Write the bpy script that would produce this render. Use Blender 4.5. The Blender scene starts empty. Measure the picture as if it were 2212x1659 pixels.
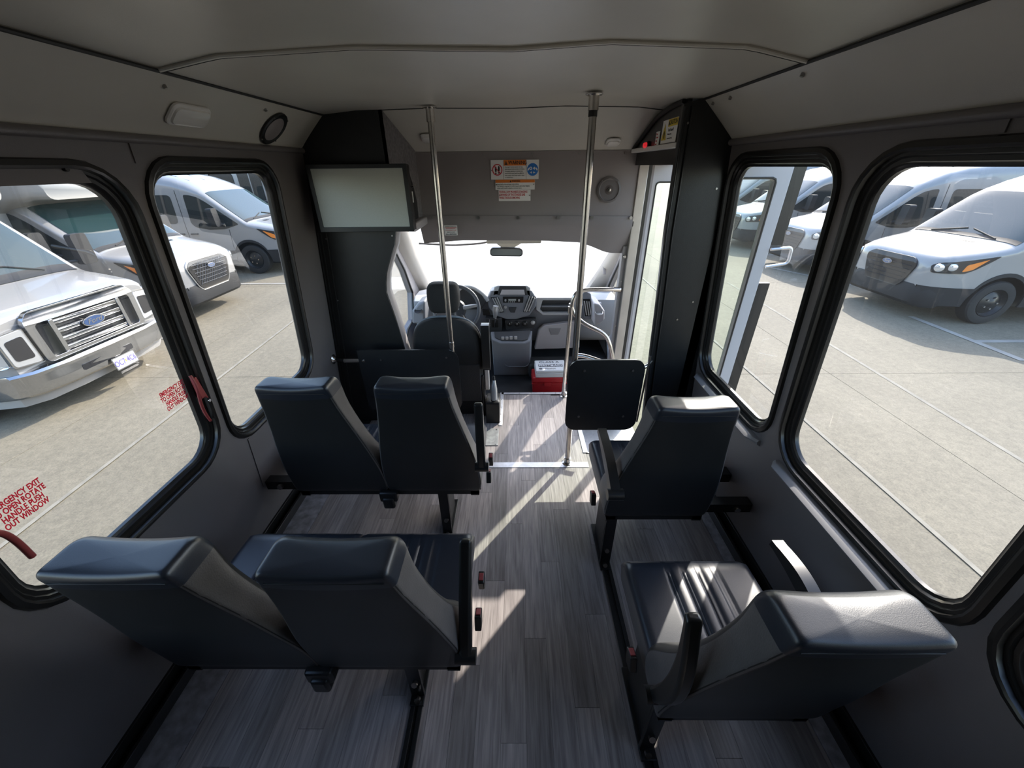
import bpy, bmesh, math, random
from mathutils import Vector, Matrix
from mathutils.geometry import tessellate_polygon
random.seed(7)
C = bpy.context.scene.collection
SC = bpy.context.scene

# ---------------------------------------------------------------- camera, light
cam = bpy.data.cameras.new('camera'); cam.sensor_width = 36.0; cam.lens = 36.0*831.0/2212.0
cam.clip_start = 0.02; cam.clip_end = 500
co = bpy.data.objects.new('camera', cam); C.objects.link(co)
co.matrix_world = Matrix(((0.99993539,0.00515431,0.01013184,0),(0.00628616,0.49189217,-0.87063343,0),(-0.00947128,0.87064087,0.49182799,1.7),(0,0,0,1)))
SC.camera = co
SUN = Vector((0.80, 1.10, 1.0)).normalized()
w = bpy.data.worlds.new('world'); SC.world = w; w.use_nodes = True
nt = w.node_tree; bg = nt.nodes['Background']
sk = nt.nodes.new('ShaderNodeTexSky'); sk.sky_type = 'NISHITA'; sk.sun_disc = False
sk.sun_elevation = math.asin(SUN.z); sk.sun_rotation = math.atan2(SUN.x, SUN.y); sk.dust_density = 1.3; sk.air_density = 1.0
nt.links.new(sk.outputs[0], bg.inputs[0]); bg.inputs[1].default_value = 0.58
sl = bpy.data.lights.new('sun', 'SUN'); sl.energy = 5.2; sl.angle = math.radians(0.53); sl.color = (1.0, 0.94, 0.86)
so = bpy.data.objects.new('sun', sl); C.objects.link(so); so.rotation_euler = (-SUN).to_track_quat('-Z', 'Y').to_euler()
SC.view_settings.view_transform = 'Standard'; SC.view_settings.look = 'None'
SC.view_settings.gamma = 1.0; SC.view_settings.use_curve_mapping = False
SC.view_settings.exposure = 0.45
SC.cycles.use_denoising = True
SC.cycles.max_bounces = 10; SC.cycles.diffuse_bounces = 5; SC.cycles.transparent_max_bounces = 12
SC.cycles.caustics_reflective = False; SC.cycles.caustics_refractive = False
SC.cycles.sample_clamp_indirect = 6.0

# ---------------------------------------------------------------- materials
MATS = {}
def mat(name, col, rough=0.5, metal=0.0, nscale=0, nvar=0.0, bump=0.0, bscale=200, coat=0.0, spec=0.5, emit=0.0, stretch=(1,1,1)):
    m = bpy.data.materials.new(name); m.use_nodes = True
    n = m.node_tree; b = n.nodes['Principled BSDF']
    b.inputs['Base Color'].default_value = (*col, 1); b.inputs['Roughness'].default_value = rough
    b.inputs['Metallic'].default_value = metal; b.inputs['Specular IOR Level'].default_value = spec
    b.inputs['Coat Weight'].default_value = coat; b.inputs['Coat Roughness'].default_value = 0.05
    if emit: b.inputs['Emission Color'].default_value = (*col, 1); b.inputs['Emission Strength'].default_value = emit
    if nvar or bump:
        tc = n.nodes.new('ShaderNodeTexCoord'); mp = n.nodes.new('ShaderNodeMapping')
        n.links.new(tc.outputs['Object'], mp.inputs[0]); mp.inputs['Scale'].default_value = stretch
    if nvar:
        no = n.nodes.new('ShaderNodeTexNoise'); no.inputs['Scale'].default_value = nscale; no.inputs['Detail'].default_value = 6
        n.links.new(mp.outputs[0], no.inputs['Vector'])
        cr = n.nodes.new('ShaderNodeValToRGB'); cr.color_ramp.elements[0].position = 0.3; cr.color_ramp.elements[1].position = 0.7
        cr.color_ramp.elements[0].color = (*[max(0, c*(1-nvar)) for c in col], 1); cr.color_ramp.elements[1].color = (*[min(1, c*(1+nvar)) for c in col], 1)
        n.links.new(no.outputs[0], cr.inputs[0]); n.links.new(cr.outputs[0], b.inputs['Base Color'])
    if bump:
        n2 = n.nodes.new('ShaderNodeTexNoise'); n2.inputs['Scale'].default_value = bscale; n2.inputs['Detail'].default_value = 3
        n.links.new(mp.outputs[0], n2.inputs['Vector'])
        bp = n.nodes.new('ShaderNodeBump'); bp.inputs['Strength'].default_value = bump; bp.inputs['Distance'].default_value = 0.002
        n.links.new(n2.outputs[0], bp.inputs['Height']); n.links.new(bp.outputs[0], b.inputs['Normal'])
    MATS[name] = m; return m
def glass(name, tint, haze=0.0, dcol=(1,1,1)):
    m = bpy.data.materials.new(name); m.use_nodes = True; n = m.node_tree
    n.nodes.remove(n.nodes['Principled BSDF']); out = n.nodes['Material Output']
    tr = n.nodes.new('ShaderNodeBsdfTransparent'); tr.inputs[0].default_value = (*tint, 1)
    gl = n.nodes.new('ShaderNodeBsdfGlossy'); gl.inputs['Roughness'].default_value = 0.0
    lw = n.nodes.new('ShaderNodeLayerWeight'); lw.inputs[0].default_value = 0.5
    pw_ = n.nodes.new('ShaderNodeMath'); pw_.operation = 'POWER'; pw_.inputs[1].default_value = 5.0; n.links.new(lw.outputs['Facing'], pw_.inputs[0])
    ma = n.nodes.new('ShaderNodeMath'); ma.operation = 'MULTIPLY_ADD'; ma.inputs[1].default_value = 0.92; ma.inputs[2].default_value = 0.07; n.links.new(pw_.outputs[0], ma.inputs[0])
    mx = n.nodes.new('ShaderNodeMixShader'); n.links.new(ma.outputs[0], mx.inputs[0])
    n.links.new(tr.outputs[0], mx.inputs[1]); n.links.new(gl.outputs[0], mx.inputs[2])
    last = mx
    if haze:
        tl = n.nodes.new('ShaderNodeBsdfTranslucent'); tl.inputs[0].default_value = (*dcol, 1)
        m2 = n.nodes.new('ShaderNodeMixShader'); m2.inputs[0].default_value = haze
        n.links.new(mx.outputs[0], m2.inputs[1]); n.links.new(tl.outputs[0], m2.inputs[2]); last = m2
    n.links.new(last.outputs[0], out.inputs[0]); MATS[name] = m; return m
def translucent_film(name, col):
    m = bpy.data.materials.new(name); m.use_nodes = True; n = m.node_tree
    n.nodes.remove(n.nodes['Principled BSDF']); a = n.nodes.new('ShaderNodeBsdfTransparent'); a.inputs[0].default_value = (*col,1)
    b = n.nodes.new('ShaderNodeBsdfDiffuse'); b.inputs[0].default_value = (*col,1); x = n.nodes.new('ShaderNodeMixShader'); x.inputs[0].default_value = 0.35
    n.links.new(a.outputs[0], x.inputs[1]); n.links.new(b.outputs[0], x.inputs[2]); n.links.new(x.outputs[0], n.nodes['Material Output'].inputs[0]); MATS[name] = m; return m
G_WIN = glass('window_glass', (0.94,0.945,0.935), 0.006)
G_WS = glass('windshield_glass', (0.95,0.97,0.95), 0.22)  # translucent white mixed in to imitate blown-out glare on the windshield
G_DOOR = glass('door_glass', (0.86,0.95,0.87), 0.004)
CEIL = mat('ceiling_vinyl', (0.62,0.59,0.535), 0.36, nscale=3, nvar=0.05, bump=0.15, bscale=500, spec=0.9)
WALL = mat('wall_vinyl', (0.16,0.144,0.144), 0.45, nscale=3, nvar=0.06, bump=0.25, bscale=500)
WALL_SHADED = mat('wall_vinyl_shaded', (0.05,0.048,0.05), 0.42, nscale=3, nvar=0.06, bump=0.25, bscale=500)  # shaded copy of the wall vinyl for below the windows, unused
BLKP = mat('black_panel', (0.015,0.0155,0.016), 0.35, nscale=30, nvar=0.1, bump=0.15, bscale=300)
BLK = mat('black_plastic', (0.012,0.012,0.012), 0.35)
RUB = mat('black_rubber', (0.016,0.015,0.014), 0.28, bump=0.1, bscale=80)
TAPE = mat('seam_dark', (0.012,0.011,0.010), 0.6)
SEAT = mat('seat_vinyl', (0.016,0.020,0.029), 0.36, nscale=14, nvar=0.05, bump=0.12, bscale=700, spec=0.6)
SEATB = mat('seat_back_vinyl', (0.016,0.0165,0.017), 0.42, nscale=14, nvar=0.1, bump=0.12, bscale=700)
SEATS = mat('seat_side_lit', (0.10,0.091,0.088), 0.42, nscale=14, nvar=0.12, bump=0.3, bscale=260)  # sides paler than the back: window light put into the colour
CHR = mat('stainless', (0.62,0.58,0.54), 0.22, 1.0, nscale=60, nvar=0.06)
CHROME = mat('chrome', (0.44,0.45,0.47), 0.07, 1.0)
ALU = mat('aluminium', (0.62,0.62,0.64), 0.4, 0.85, nscale=40, nvar=0.08)
PLATE = mat('scuffed_metal', (0.55,0.54,0.58), 0.4, 0.5, nscale=25, nvar=0.35)
SCR = mat('screw', (0.35,0.34,0.33), 0.3, 1.0)
WHT = mat('white_plastic', (0.82,0.80,0.78), 0.4)
LENS = mat('lamp_lens', (0.85,0.83,0.80), 0.25, coat=0.6)
SCREEN = mat('screen', (0.50,0.52,0.47), 0.33, nscale=400, nvar=0.05, spec=0.5)
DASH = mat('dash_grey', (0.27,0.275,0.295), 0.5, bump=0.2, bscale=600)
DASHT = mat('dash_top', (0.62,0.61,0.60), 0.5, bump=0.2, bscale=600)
DASHD = mat('dash_dark', (0.05,0.05,0.052), 0.45)
DASHL = mat('dash_light', (0.62,0.58,0.58), 0.5, bump=0.2, bscale=600)
TRIMG = mat('cab_trim_grey', (0.36,0.33,0.33), 0.55, bump=0.2, bscale=600)
TRIMB = mat('cab_trim_beige', (0.62,0.57,0.50), 0.6, bump=0.2, bscale=600)
FAB = mat('seat_fabric', (0.022,0.021,0.020), 0.8, nscale=200, nvar=0.2, bump=0.5, bscale=900)
FABG = mat('grey_fabric', (0.16,0.15,0.155), 0.8, nscale=60, nvar=0.25, bump=0.6, bscale=300)
BULK = mat('bulkhead_vinyl', (0.30,0.27,0.27), 0.34, nscale=3, nvar=0.06, bump=0.3, bscale=500)
SILV = mat('silver_plastic', (0.55,0.55,0.54), 0.3, 0.5)
RED = mat('red_plastic', (0.55,0.02,0.025), 0.35)
REDH = mat('red_handle', (0.30,0.05,0.05), 0.5)
REDT = mat('red_print', (0.60,0.04,0.06), 0.5)
ORG = mat('orange_print', (0.80,0.22,0.03), 0.5)
YEL = mat('yellow_print', (0.75,0.55,0.03), 0.5)
BLU = mat('blue_print', (0.03,0.20,0.62), 0.5)
INK = mat('black_print', (0.02,0.02,0.02), 0.5)
PLATEW = mat('plate_white', (0.42,0.42,0.43), 0.4)
PAPER = mat('white_print', (0.92,0.91,0.90), 0.5)
GREYP = mat('grey_print', (0.12,0.12,0.13), 0.5)
CABF = mat('cab_floor_rubber', (0.035,0.035,0.037), 0.5, nscale=8, nvar=0.3)
CONC = mat('concrete', (0.170,0.147,0.103), 0.85, nscale=1.3, nvar=0.06, bump=0.5, bscale=45)
LINE = mat('line_paint', (0.29,0.272,0.235), 0.8, nscale=3, nvar=0.15)
FAINT = mat('worn_line', (0.22,0.20,0.155), 0.85, nscale=9, nvar=0.18)
def conc_nodes():
    n = CONC.node_tree; b = n.nodes['Principled BSDF']; tc = n.nodes.new('ShaderNodeNewGeometry')
    prev = b.inputs['Base Color'].links[0].from_socket
    for scl, st, amp in ((1.0,(1.4,0.06,1),0.11),(16.0,(1,1,1),0.12),(95.0,(1,1,1),0.20),(0.5,(1,1,1),0.08)):
        mp = n.nodes.new('ShaderNodeMapping'); mp.inputs['Scale'].default_value = st; n.links.new(tc.outputs['Position'], mp.inputs[0])
        no = n.nodes.new('ShaderNodeTexNoise'); no.inputs['Scale'].default_value = scl; no.inputs['Detail'].default_value = 5; n.links.new(mp.outputs[0], no.inputs['Vector'])
        mr = n.nodes.new('ShaderNodeMapRange'); mr.inputs['From Min'].default_value = 0.3; mr.inputs['From Max'].default_value = 0.7; mr.inputs['To Min'].default_value = 1-amp; mr.inputs['To Max'].default_value = 1+amp
        n.links.new(no.outputs[0], mr.inputs['Value'])
        sc_ = n.nodes.new('ShaderNodeVectorMath'); sc_.operation = 'SCALE'; n.links.new(prev, sc_.inputs[0]); n.links.new(mr.outputs[0], sc_.inputs['Scale']); prev = sc_.outputs[0]
    n.links.new(prev, b.inputs['Base Color'])
conc_nodes()
PNT = mat('white_paint', (0.265,0.257,0.245), 0.25, coat=0.8)
PNT2 = mat('bus_white', (0.29,0.28,0.262), 0.35, coat=0.4)
CLAD = mat('black_cladding', (0.018,0.018,0.019), 0.6, spec=0.3)
TIRE = mat('tyre', (0.012,0.0115,0.011), 0.75)
RIM = mat('dark_rim', (0.03,0.03,0.03), 0.3, 0.5)
VGL = mat('vehicle_glass', (0.022,0.026,0.026), 0.03, spec=0.6)
VGS = mat('vehicle_windshield', (0.012,0.030,0.031), 0.03, spec=0.6)
HLD = mat('headlight_dark', (0.012,0.012,0.014), 0.3, spec=0.4)
HLL = mat('headlight_lens', (0.70,0.72,0.74), 0.08, 0.7)
AMB = mat('amber_lens', (0.75,0.22,0.03), 0.2)
DECAL = translucent_film('decal_red', (0.85,0.10,0.17))
OVAL = mat('oval_blue', (0.05,0.09,0.20), 0.25, 0.3)
PURP = mat('plate_purple', (0.12,0.09,0.30), 0.5)
# wood plank: object-info random per plank
def woodmat():
    m = bpy.data.materials.new('plank_vinyl'); m.use_nodes = True; n = m.node_tree; b = n.nodes['Principled BSDF']
    tc = n.nodes.new('ShaderNodeTexCoord'); oi = n.nodes.new('ShaderNodeObjectInfo')
    ad = n.nodes.new('ShaderNodeVectorMath'); ad.operation = 'MULTIPLY_ADD'; ad.inputs[1].default_value = (1,1,1)
    cmb = n.nodes.new('ShaderNodeCombineXYZ'); mu = n.nodes.new('ShaderNodeMath'); mu.operation = 'MULTIPLY'; mu.inputs[1].default_value = 37.0
    n.links.new(oi.outputs['Random'], mu.inputs[0]); n.links.new(mu.outputs[0], cmb.inputs[0]); n.links.new(mu.outputs[0], cmb.inputs[1])
    n.links.new(tc.outputs['Object'], ad.inputs[0]); n.links.new(cmb.outputs[0], ad.inputs[2])
    mp = n.nodes.new('ShaderNodeMapping'); mp.inputs['Scale'].default_value = (55, 3.2, 1); n.links.new(ad.outputs[0], mp.inputs[0])
    no = n.nodes.new('ShaderNodeTexNoise'); no.inputs['Scale'].default_value = 1.6; no.inputs['Detail'].default_value = 8; no.inputs['Distortion'].default_value = 0.6
    n.links.new(mp.outputs[0], no.inputs['Vector'])
    cr = n.nodes.new('ShaderNodeValToRGB'); e = cr.color_ramp.elements
    e[0].position = 0.3; e[0].color = (0.235,0.207,0.198,1); e[1].position = 0.72; e[1].color = (0.47,0.42,0.40,1)
    n.links.new(no.outputs[0], cr.inputs[0])
    mr = n.nodes.new('ShaderNodeMapRange'); mr.inputs['To Min'].default_value = 0.78; mr.inputs['To Max'].default_value = 1.25
    n.links.new(oi.outputs['Random'], mr.inputs['Value'])
    mm = n.nodes.new('ShaderNodeVectorMath'); mm.operation = 'SCALE'; n.links.new(cr.outputs[0], mm.inputs[0]); n.links.new(mr.outputs[0], mm.inputs['Scale'])
    n.links.new(mm.outputs[0], b.inputs['Base Color']); b.inputs['Roughness'].default_value = 0.42
    MATS['wood'] = m; return m
WOOD = woodmat()

# ---------------------------------------------------------------- mesh helpers
class MB:
    def __init__(s): s.v = []; s.f = []; s.mi = []; s.cur = 0
    def add(s, vs, fs):
        o = len(s.v); s.v += [tuple(v) for v in vs]; s.f += [tuple(i+o for i in f) for f in fs]; s.mi += [s.cur]*len(fs); return s
    def box(s, a, b, M=None):
        x0,y0,z0 = a; x1,y1,z1 = b
        vs = [Vector(p) for p in ((x0,y0,z0),(x1,y0,z0),(x1,y1,z0),(x0,y1,z0),(x0,y0,z1),(x1,y0,z1),(x1,y1,z1),(x0,y1,z1))]
        if M: vs = [M @ v for v in vs]
        return s.add(vs, ((0,3,2,1),(4,5,6,7),(0,1,5,4),(1,2,6,5),(2,3,7,6),(3,0,4,7)))
    def tube(s, pts, r, n=14, rb=0.0, closed=False):
        pts = [Vector(p) for p in pts]
        if rb > 0 and len(pts) > 2:
            q = [pts[0]]
            for i in range(1, len(pts)-1):
                a, b, c = pts[i-1], pts[i], pts[i+1]
                d1 = min(rb, (a-b).length*0.49); d2 = min(rb, (c-b).length*0.49)
                p1 = b+(a-b).normalized()*d1; p2 = b+(c-b).normalized()*d2
                for k in range(7):
                    t = k/6; q.append(p1*(1-t)**2+b*2*t*(1-t)+p2*t*t)
            q.append(pts[-1]); pts = q
        N = len(pts); rings = []; up = None
        for i in range(N):
            if closed: d = pts[(i+1)%N]-pts[i-1]
            else: d = pts[min(i+1,N-1)]-pts[max(i-1,0)]
            d.normalize()
            if up is None:
                up = Vector((0,0,1)) if abs(d.z) < .9 else Vector((1,0,0))
            u = (up-d*up.dot(d)).normalized(); up = u; v = d.cross(u)
            rr = r[i] if isinstance(r,(list,tuple)) and len(r) == N else (r if not isinstance(r,(list,tuple)) else r[0])
            rings.append([pts[i]+u*math.cos(2*math.pi*k/n)*rr+v*math.sin(2*math.pi*k/n)*rr for k in range(n)])
        vs = [p for R in rings for p in R]; fs = []
        for i in range(N if closed else N-1):
            j = (i+1)%N
            for k in range(n): fs.append((i*n+k, i*n+(k+1)%n, j*n+(k+1)%n, j*n+k))
        if not closed: fs += [tuple(range(n-1,-1,-1)), tuple((N-1)*n+k for k in range(n))]
        return s.add(vs, fs)
    def cyl(s, a, b, r, n=20, r2=None):
        return s.tube([a, b], [r, r if r2 is None else r2], n)
    def loft(s, rings, cap=True, closed=True):
        n = len(rings[0]); vs = [p for R in rings for p in R]; fs = []
        for i in range(len(rings)-1):
            for k in range(n if closed else n-1): fs.append((i*n+k, i*n+(k+1)%n, (i+1)*n+(k+1)%n, (i+1)*n+k))
        if cap: fs += [tuple(range(n-1,-1,-1)), tuple((len(rings)-1)*n+k for k in range(n))]
        return s.add(vs, fs)
    def plate(s, outer, th, fn, holes=()):
        """2D polygon with holes, extruded: fn(u,v,w) -> 3D, w from 0 to th"""
        loops = [outer]+list(holes)
        fl = [p for L in loops for p in L]
        tris = tessellate_polygon([[Vector((p[0],p[1],0)) for p in L] for L in loops])
        vs = [fn(p[0],p[1],0) for p in fl]+[fn(p[0],p[1],th) for p in fl]; n = len(fl)
        fs = []
        for t in tris:
            t = tuple(t); fs.append(t); fs.append(tuple(i+n for i in reversed(t)))
        o = 0
        for L in loops:
            m = len(L)
            for k in range(m): a, b = o+k, o+(k+1)%m; fs.append((a, b, b+n, a+n))
            o += m
        return s.add(vs, fs)
    def lathe(s, prof, M, n=24):
        """prof list of (r, h) around local z"""
        rings = [[M @ Vector((r*math.cos(2*math.pi*k/n), r*math.sin(2*math.pi*k/n), h)) for k in range(n)] for r, h in prof]
        return s.loft(rings, cap=True)
    def thicken(s, off):
        """turn the open sheet collected so far into a closed slab, offset by vector off"""
        off = Vector(off); n = len(s.v); ec = {}
        for f in s.f:
            for a, b in zip(f, f[1:]+f[:1]): ec[(min(a,b),max(a,b))] = ec.get((min(a,b),max(a,b)),0)+1
        vs = [tuple(Vector(p)+off) for p in s.v]; fs = [tuple(i+n for i in f) for f in s.f]+[(a,b,b+n,a+n) for (a,b),c in ec.items() if c == 1]
        s.v += vs; s.f += fs; s.mi += [0]*len(fs); return s
    def build(s, name, m, parent=None, sharp=38, bevel=0, label=None):
        me = bpy.data.meshes.new(name); me.from_pydata([tuple(v) for v in s.v], [], s.f)
        ms = m if isinstance(m, (list, tuple)) else [m]
        for x in ms: me.materials.append(x)
        if len(ms) > 1: me.polygons.foreach_set('material_index', s.mi)
        bm = bmesh.new(); bm.from_mesh(me); bmesh.ops.recalc_face_normals(bm, faces=bm.faces); bm.to_mesh(me); bm.free()
        me.shade_smooth(); me.set_sharp_from_angle(angle=math.radians(sharp))
        o = bpy.data.objects.new(name, me); C.objects.link(o)
        if bevel:
            b = o.modifiers.new('bevel', 'BEVEL'); b.width = bevel; b.segments = 3; b.limit_method = 'ANGLE'; b.angle_limit = math.radians(35)
        if parent is not None:
            o.parent = parent; o.matrix_parent_inverse = parent_inv(parent)
        if label: o['label'] = label
        return o
def wm(o):
    if o.parent is None: return o.matrix_basis.copy()
    return wm(o.parent) @ o.matrix_parent_inverse @ o.matrix_basis
def parent_inv(p): return wm(p).inverted()
def tag(o, label, cat, group=None):
    o['label'] = label; o['category'] = cat
    if group: o['group'] = group
    return o
def thing(name, label, cat, loc=(0,0,0), group=None):
    o = bpy.data.objects.new(name, None); C.objects.link(o); o.location = loc; o.empty_display_size = 0.1
    return tag(o, label, cat, group)
def struct(o): o['kind'] = 'structure'; return o
def box(a, b, M=None): return MB().box(a, b, M)
def rrect(u0, v0, u1, v1, r, n=6):
    out = []
    for cx, cy, a0 in ((u1-r,v1-r,0),(u0+r,v1-r,90),(u0+r,v0+r,180),(u1-r,v0+r,270)):
        for k in range(n+1):
            a = math.radians(a0+90*k/n); out.append((cx+r*math.cos(a), cy+r*math.sin(a)))
    return out
def ellipse(cu, cv, a, b, n=28): return [(cu+a*math.cos(2*math.pi*k/n), cv+b*math.sin(2*math.pi*k/n)) for k in range(n)]
def text(body, M, size, m, parent, name='lettering', sx=1.0, align='CENTER', ext=0.0004, shear=0.0, bold=0.0):
    cu = bpy.data.curves.new(name, 'FONT'); cu.body = body; cu.size = size; cu.align_x = align; cu.align_y = 'CENTER'
    cu.extrude = ext; cu.shear = shear; cu.offset = bold; cu.resolution_u = 3; cu.materials.append(m)
    tmp = bpy.data.objects.new('tmp', cu); me = bpy.data.meshes.new_from_object(tmp); bpy.data.objects.remove(tmp); bpy.data.curves.remove(cu)
    o = bpy.data.objects.new(name, me); C.objects.link(o); o.parent = parent; o.matrix_parent_inverse = parent_inv(parent)
    o.matrix_basis = M @ Matrix.Diagonal((sx,1,1,1)); return o
def frame(o, xdir, ydir):
    x = Vector(xdir).normalized(); y = Vector(ydir); y = (y-x*y.dot(x)).normalized(); z = x.cross(y)
    return Matrix(((x.x,y.x,z.x,o[0]),(x.y,y.y,z.y,o[1]),(x.z,y.z,z.z,o[2]),(0,0,0,1)))
def copy_tree(o, parent=None):
    c = o.copy(); C.objects.link(c)
    if parent is not None: c.parent = parent
    for ch in [x for x in KIDS.get(o.name, [])]: copy_tree(ch, c)
    return c
KIDS = {}
def index_kids():
    KIDS.clear()
    for x in bpy.data.objects:
        if x.parent: KIDS.setdefault(x.parent.name, []).append(x)

# ---------------------------------------------------------------- shell mapping
def Lf(u, v, w): return Vector((-1.31+0.0838*v-w, u, v))
def Rf(u, v, w): return Vector((1.13-0.0838*v+w, u, v))
WT = 1.79
L_WIN = [((1.405,0.655),(2.085,1.685)), ((0.60,0.70),(1.255,1.672)), ((-0.12,0.68),(0.445,1.672))]
R_WIN = [((1.375,0.70),(1.985,1.69)), ((0.565,0.705),(1.215,1.69)), ((-0.12,0.71),(0.43,1.69))]
def hole(wn, d, r=0.085):
    (u0,v0),(u1,v1) = wn; return rrect(u0-d, v0-d, u1+d, v1+d, r+d)
# floor base and planks
fl = struct(MB().box((-1.33,-1.6,-0.05),(0.47,2.845,-0.006)).box((0.47,-1.6,-0.05),(1.17,2.05,-0.006)).build('floor', TAPE))
px = -1.12; pw = 0.0885; ci = 0
mesh_cache = {}
while px < 1.02:
    x1 = min(px+pw, 1.02); y = -1.2+((ci*0.37)%1)*0.9-0.5
    ymax = 2.82 if px < 0.42 else 2.04
    while y < ymax:
        y1 = min(y+0.92, ymax); ya = max(y, -1.2)
        if y1-ya > 0.03:
            key = (round(x1-px,4), round(y1-ya,3))
            if key not in mesh_cache:
                dx, dy = (x1-px)/2-0.0004, (y1-ya)/2-0.0006
                o = MB().box((-dx,-dy,-0.006),(dx,dy,0.0)).build('plank', WOOD, fl); mesh_cache[key] = o.data
            else:
                o = bpy.data.objects.new('plank', mesh_cache[key]); C.objects.link(o); o.parent = fl
            o.location = ((px+x1)/2, (ya+y1)/2, random.uniform(-0.0003,0.0003))
        y = y1
    px = x1; ci += 1
# walls with window openings
def wall(name, fn, wins, y0, y1, doors=None):
    up = MB().plate([(y0,0.0),(y1,0.0),(y1,WT),(y0,WT)], 0.045, fn, [hole(q,0.05) for q in wins]).build(name, WALL)
    return struct(up)
wl = wall('wall_left', Lf, L_WIN, -1.6, 2.46)
wr = wall('wall_right', Rf, R_WIN, -1.6, 2.06)
def wall_seam(parent, fn, y, v0, v1):
    MB().box((0,0,0),(1,1,1)) and None
    m = MB(); m.plate([(y-0.006,v0),(y+0.006,v0),(y+0.006,v1),(y-0.006,v1)], -0.004, fn); return m.build('seam_strip', WALL, parent)
wall_seam(wl, Lf, 1.36, 1.72, 1.79); wall_seam(wl, Lf, 1.44, 0.3, 0.60)
wall_seam(wr, Rf, 0.93, 1.75, 1.79)
struct(MB().box((-1.35,-0.78,-0.05),(1.17,-0.75,2.05)).build('rear_light_block', BLKP))  # unseen; set close behind the camera and black to dim the rear
# window units
def window(name, fn, wn, r=0.085, handle=False, band=False):
    prof = [(0.058,0.0),(0.054,-0.010),(0.042,-0.013),(0.036,-0.010),(0.034,0.004),(0.026,0.004),(0.022,0.010),(0.012,0.010),(0.008,0.018),(0.0,0.022),(0.0,0.036),(0.012,0.046),(0.055,0.047)]
    rings = []
    for d, w_ in prof: rings.append([fn(u, v, w_) for u, v in hole(wn, d, r)])
    m = MB(); n = len(rings[0])
    vs = [p for R in rings for p in R]; fs = []
    for i in range(len(rings)-1):
        for k in range(n): fs.append((i*n+k, i*n+(k+1)%n, (i+1)*n+(k+1)%n, (i+1)*n+k))
    m.add(vs, fs); fr = struct(m.build(name, RUB))
    g = MB(); L = hole(wn, 0.004, r); g.add([fn(u,v,0.030) for u,v in L], [tuple(range(len(L)))]); g.build('pane', G_WIN, fr)
    (u0,v0),(u1,v1) = wn
    if band:
        b = MB(); b.plate([(u0-0.02,v1-0.0),(u1-0.06,v1-0.0),(u1-0.08,v1+0.042),(u0-0.02,v1+0.042)], -0.004, lambda u,v,w: fn(u,v,0.006+w)); b.build('sash_band', WALL, fr)
        for uu in (u1-0.12, u1-0.30, u1-0.48):
            MB().cyl(fn(uu,v1+0.034,0.004), fn(uu,v1+0.034,-0.008), 0.006, 10).build('latch', BLK, fr)
    return fr
W1 = window('window_1', Lf, L_WIN[0]); W2 = window('window_2', Lf, L_WIN[1], 0.10, band=True); window('window_3', Lf, L_WIN[2], 0.10)
SILL = mat('sill_grey', (0.33,0.32,0.32), 0.3)
W4 = window('window_4', Rf, R_WIN[0]); W5 = window('window_5', Rf, R_WIN[1], 0.095)
for W_, (q0, q1) in ((W4, R_WIN[0]), (W5, R_WIN[1])):
    m = MB(); rr_ = []
    for y_, d_ in ((q0[0]-0.02,0.35),(q0[0]+0.03,1),(q1[0]-0.02,1),(q1[0]+0.01,0.5)):
        v_ = q0[1]-0.060; rr_.append([Rf(y_,v_,0.0),Rf(y_,v_+0.002,-0.030*d_),Rf(y_,v_-0.008,-0.048*d_),Rf(y_,v_-0.020,-0.040*d_),Rf(y_,v_-0.030,0.0)])
    m.loft(rr_).build('sill_ledge', SILL, W_)
window('window_6', Rf, R_WIN[2], 0.10)
# baseboards / wall track, seat tracks, metal floor strips
for sd, nm in ((-1,'left'),(1,'right')):
    x = -1.305 if sd < 0 else 1.125
    m = MB()
    for dx, z1 in ((0.0,0.075),(0.022,0.03),(0.04,0.05)):
        a = x-sd*(dx+0.012); b = x-sd*dx
        m.box((min(a,b),-1.2,0.0),(max(a,b),2.4 if sd<0 else 2.04,z1))
    struct(m.build('baseboard_'+nm, BLK, bevel=0.002))
struct(MB().box((-1.262,-1.2,-0.006),(-1.122,2.4,0.001)).build('trim_1', PLATE))
struct(MB().box((1.022,-1.2,-0.006),(1.112,2.04,0.001)).build('trim_2', PLATE))
def track(name, x0, x1, y0, y1):
    m = MB(); w_ = (x1-x0); m.box((x0,y0,0.0),(x0+w_*0.36,y1,0.009)).box((x1-w_*0.36,y0,0.0),(x1,y1,0.009)).box((x0,y0,0.0),(x1,y1,0.002))
    return struct(m.build(name, BLK, bevel=0.0015))
track('trim_3', -0.385, -0.343, -1.2, 1.56); track('trim_4', 0.412, 0.456, -1.2, 1.40)
tr = struct(MB().box((-0.29,1.905,0.0),(0.47,1.955,0.0035)).build('trim_5', ALU, bevel=0.001))
tr2 = MB(); tr2.box((-0.125,2.825,0.0),(0.46,2.855,0.004)).box((-0.135,2.37,0.0),(-0.105,2.855,0.004)); tr2 = struct(tr2.build('trim_6', ALU, bevel=0.001))
for x in (0.03,0.13,0.24,0.34): MB().cyl((x,2.84,0.003),(x,2.84,0.006),0.004,8).build('screw', SCR, tr2)
for y in (2.42,2.52,2.62,2.74): MB().cyl((-0.12,y,0.003),(-0.12,y,0.006),0.004,8).build('screw', SCR, tr2)

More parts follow.
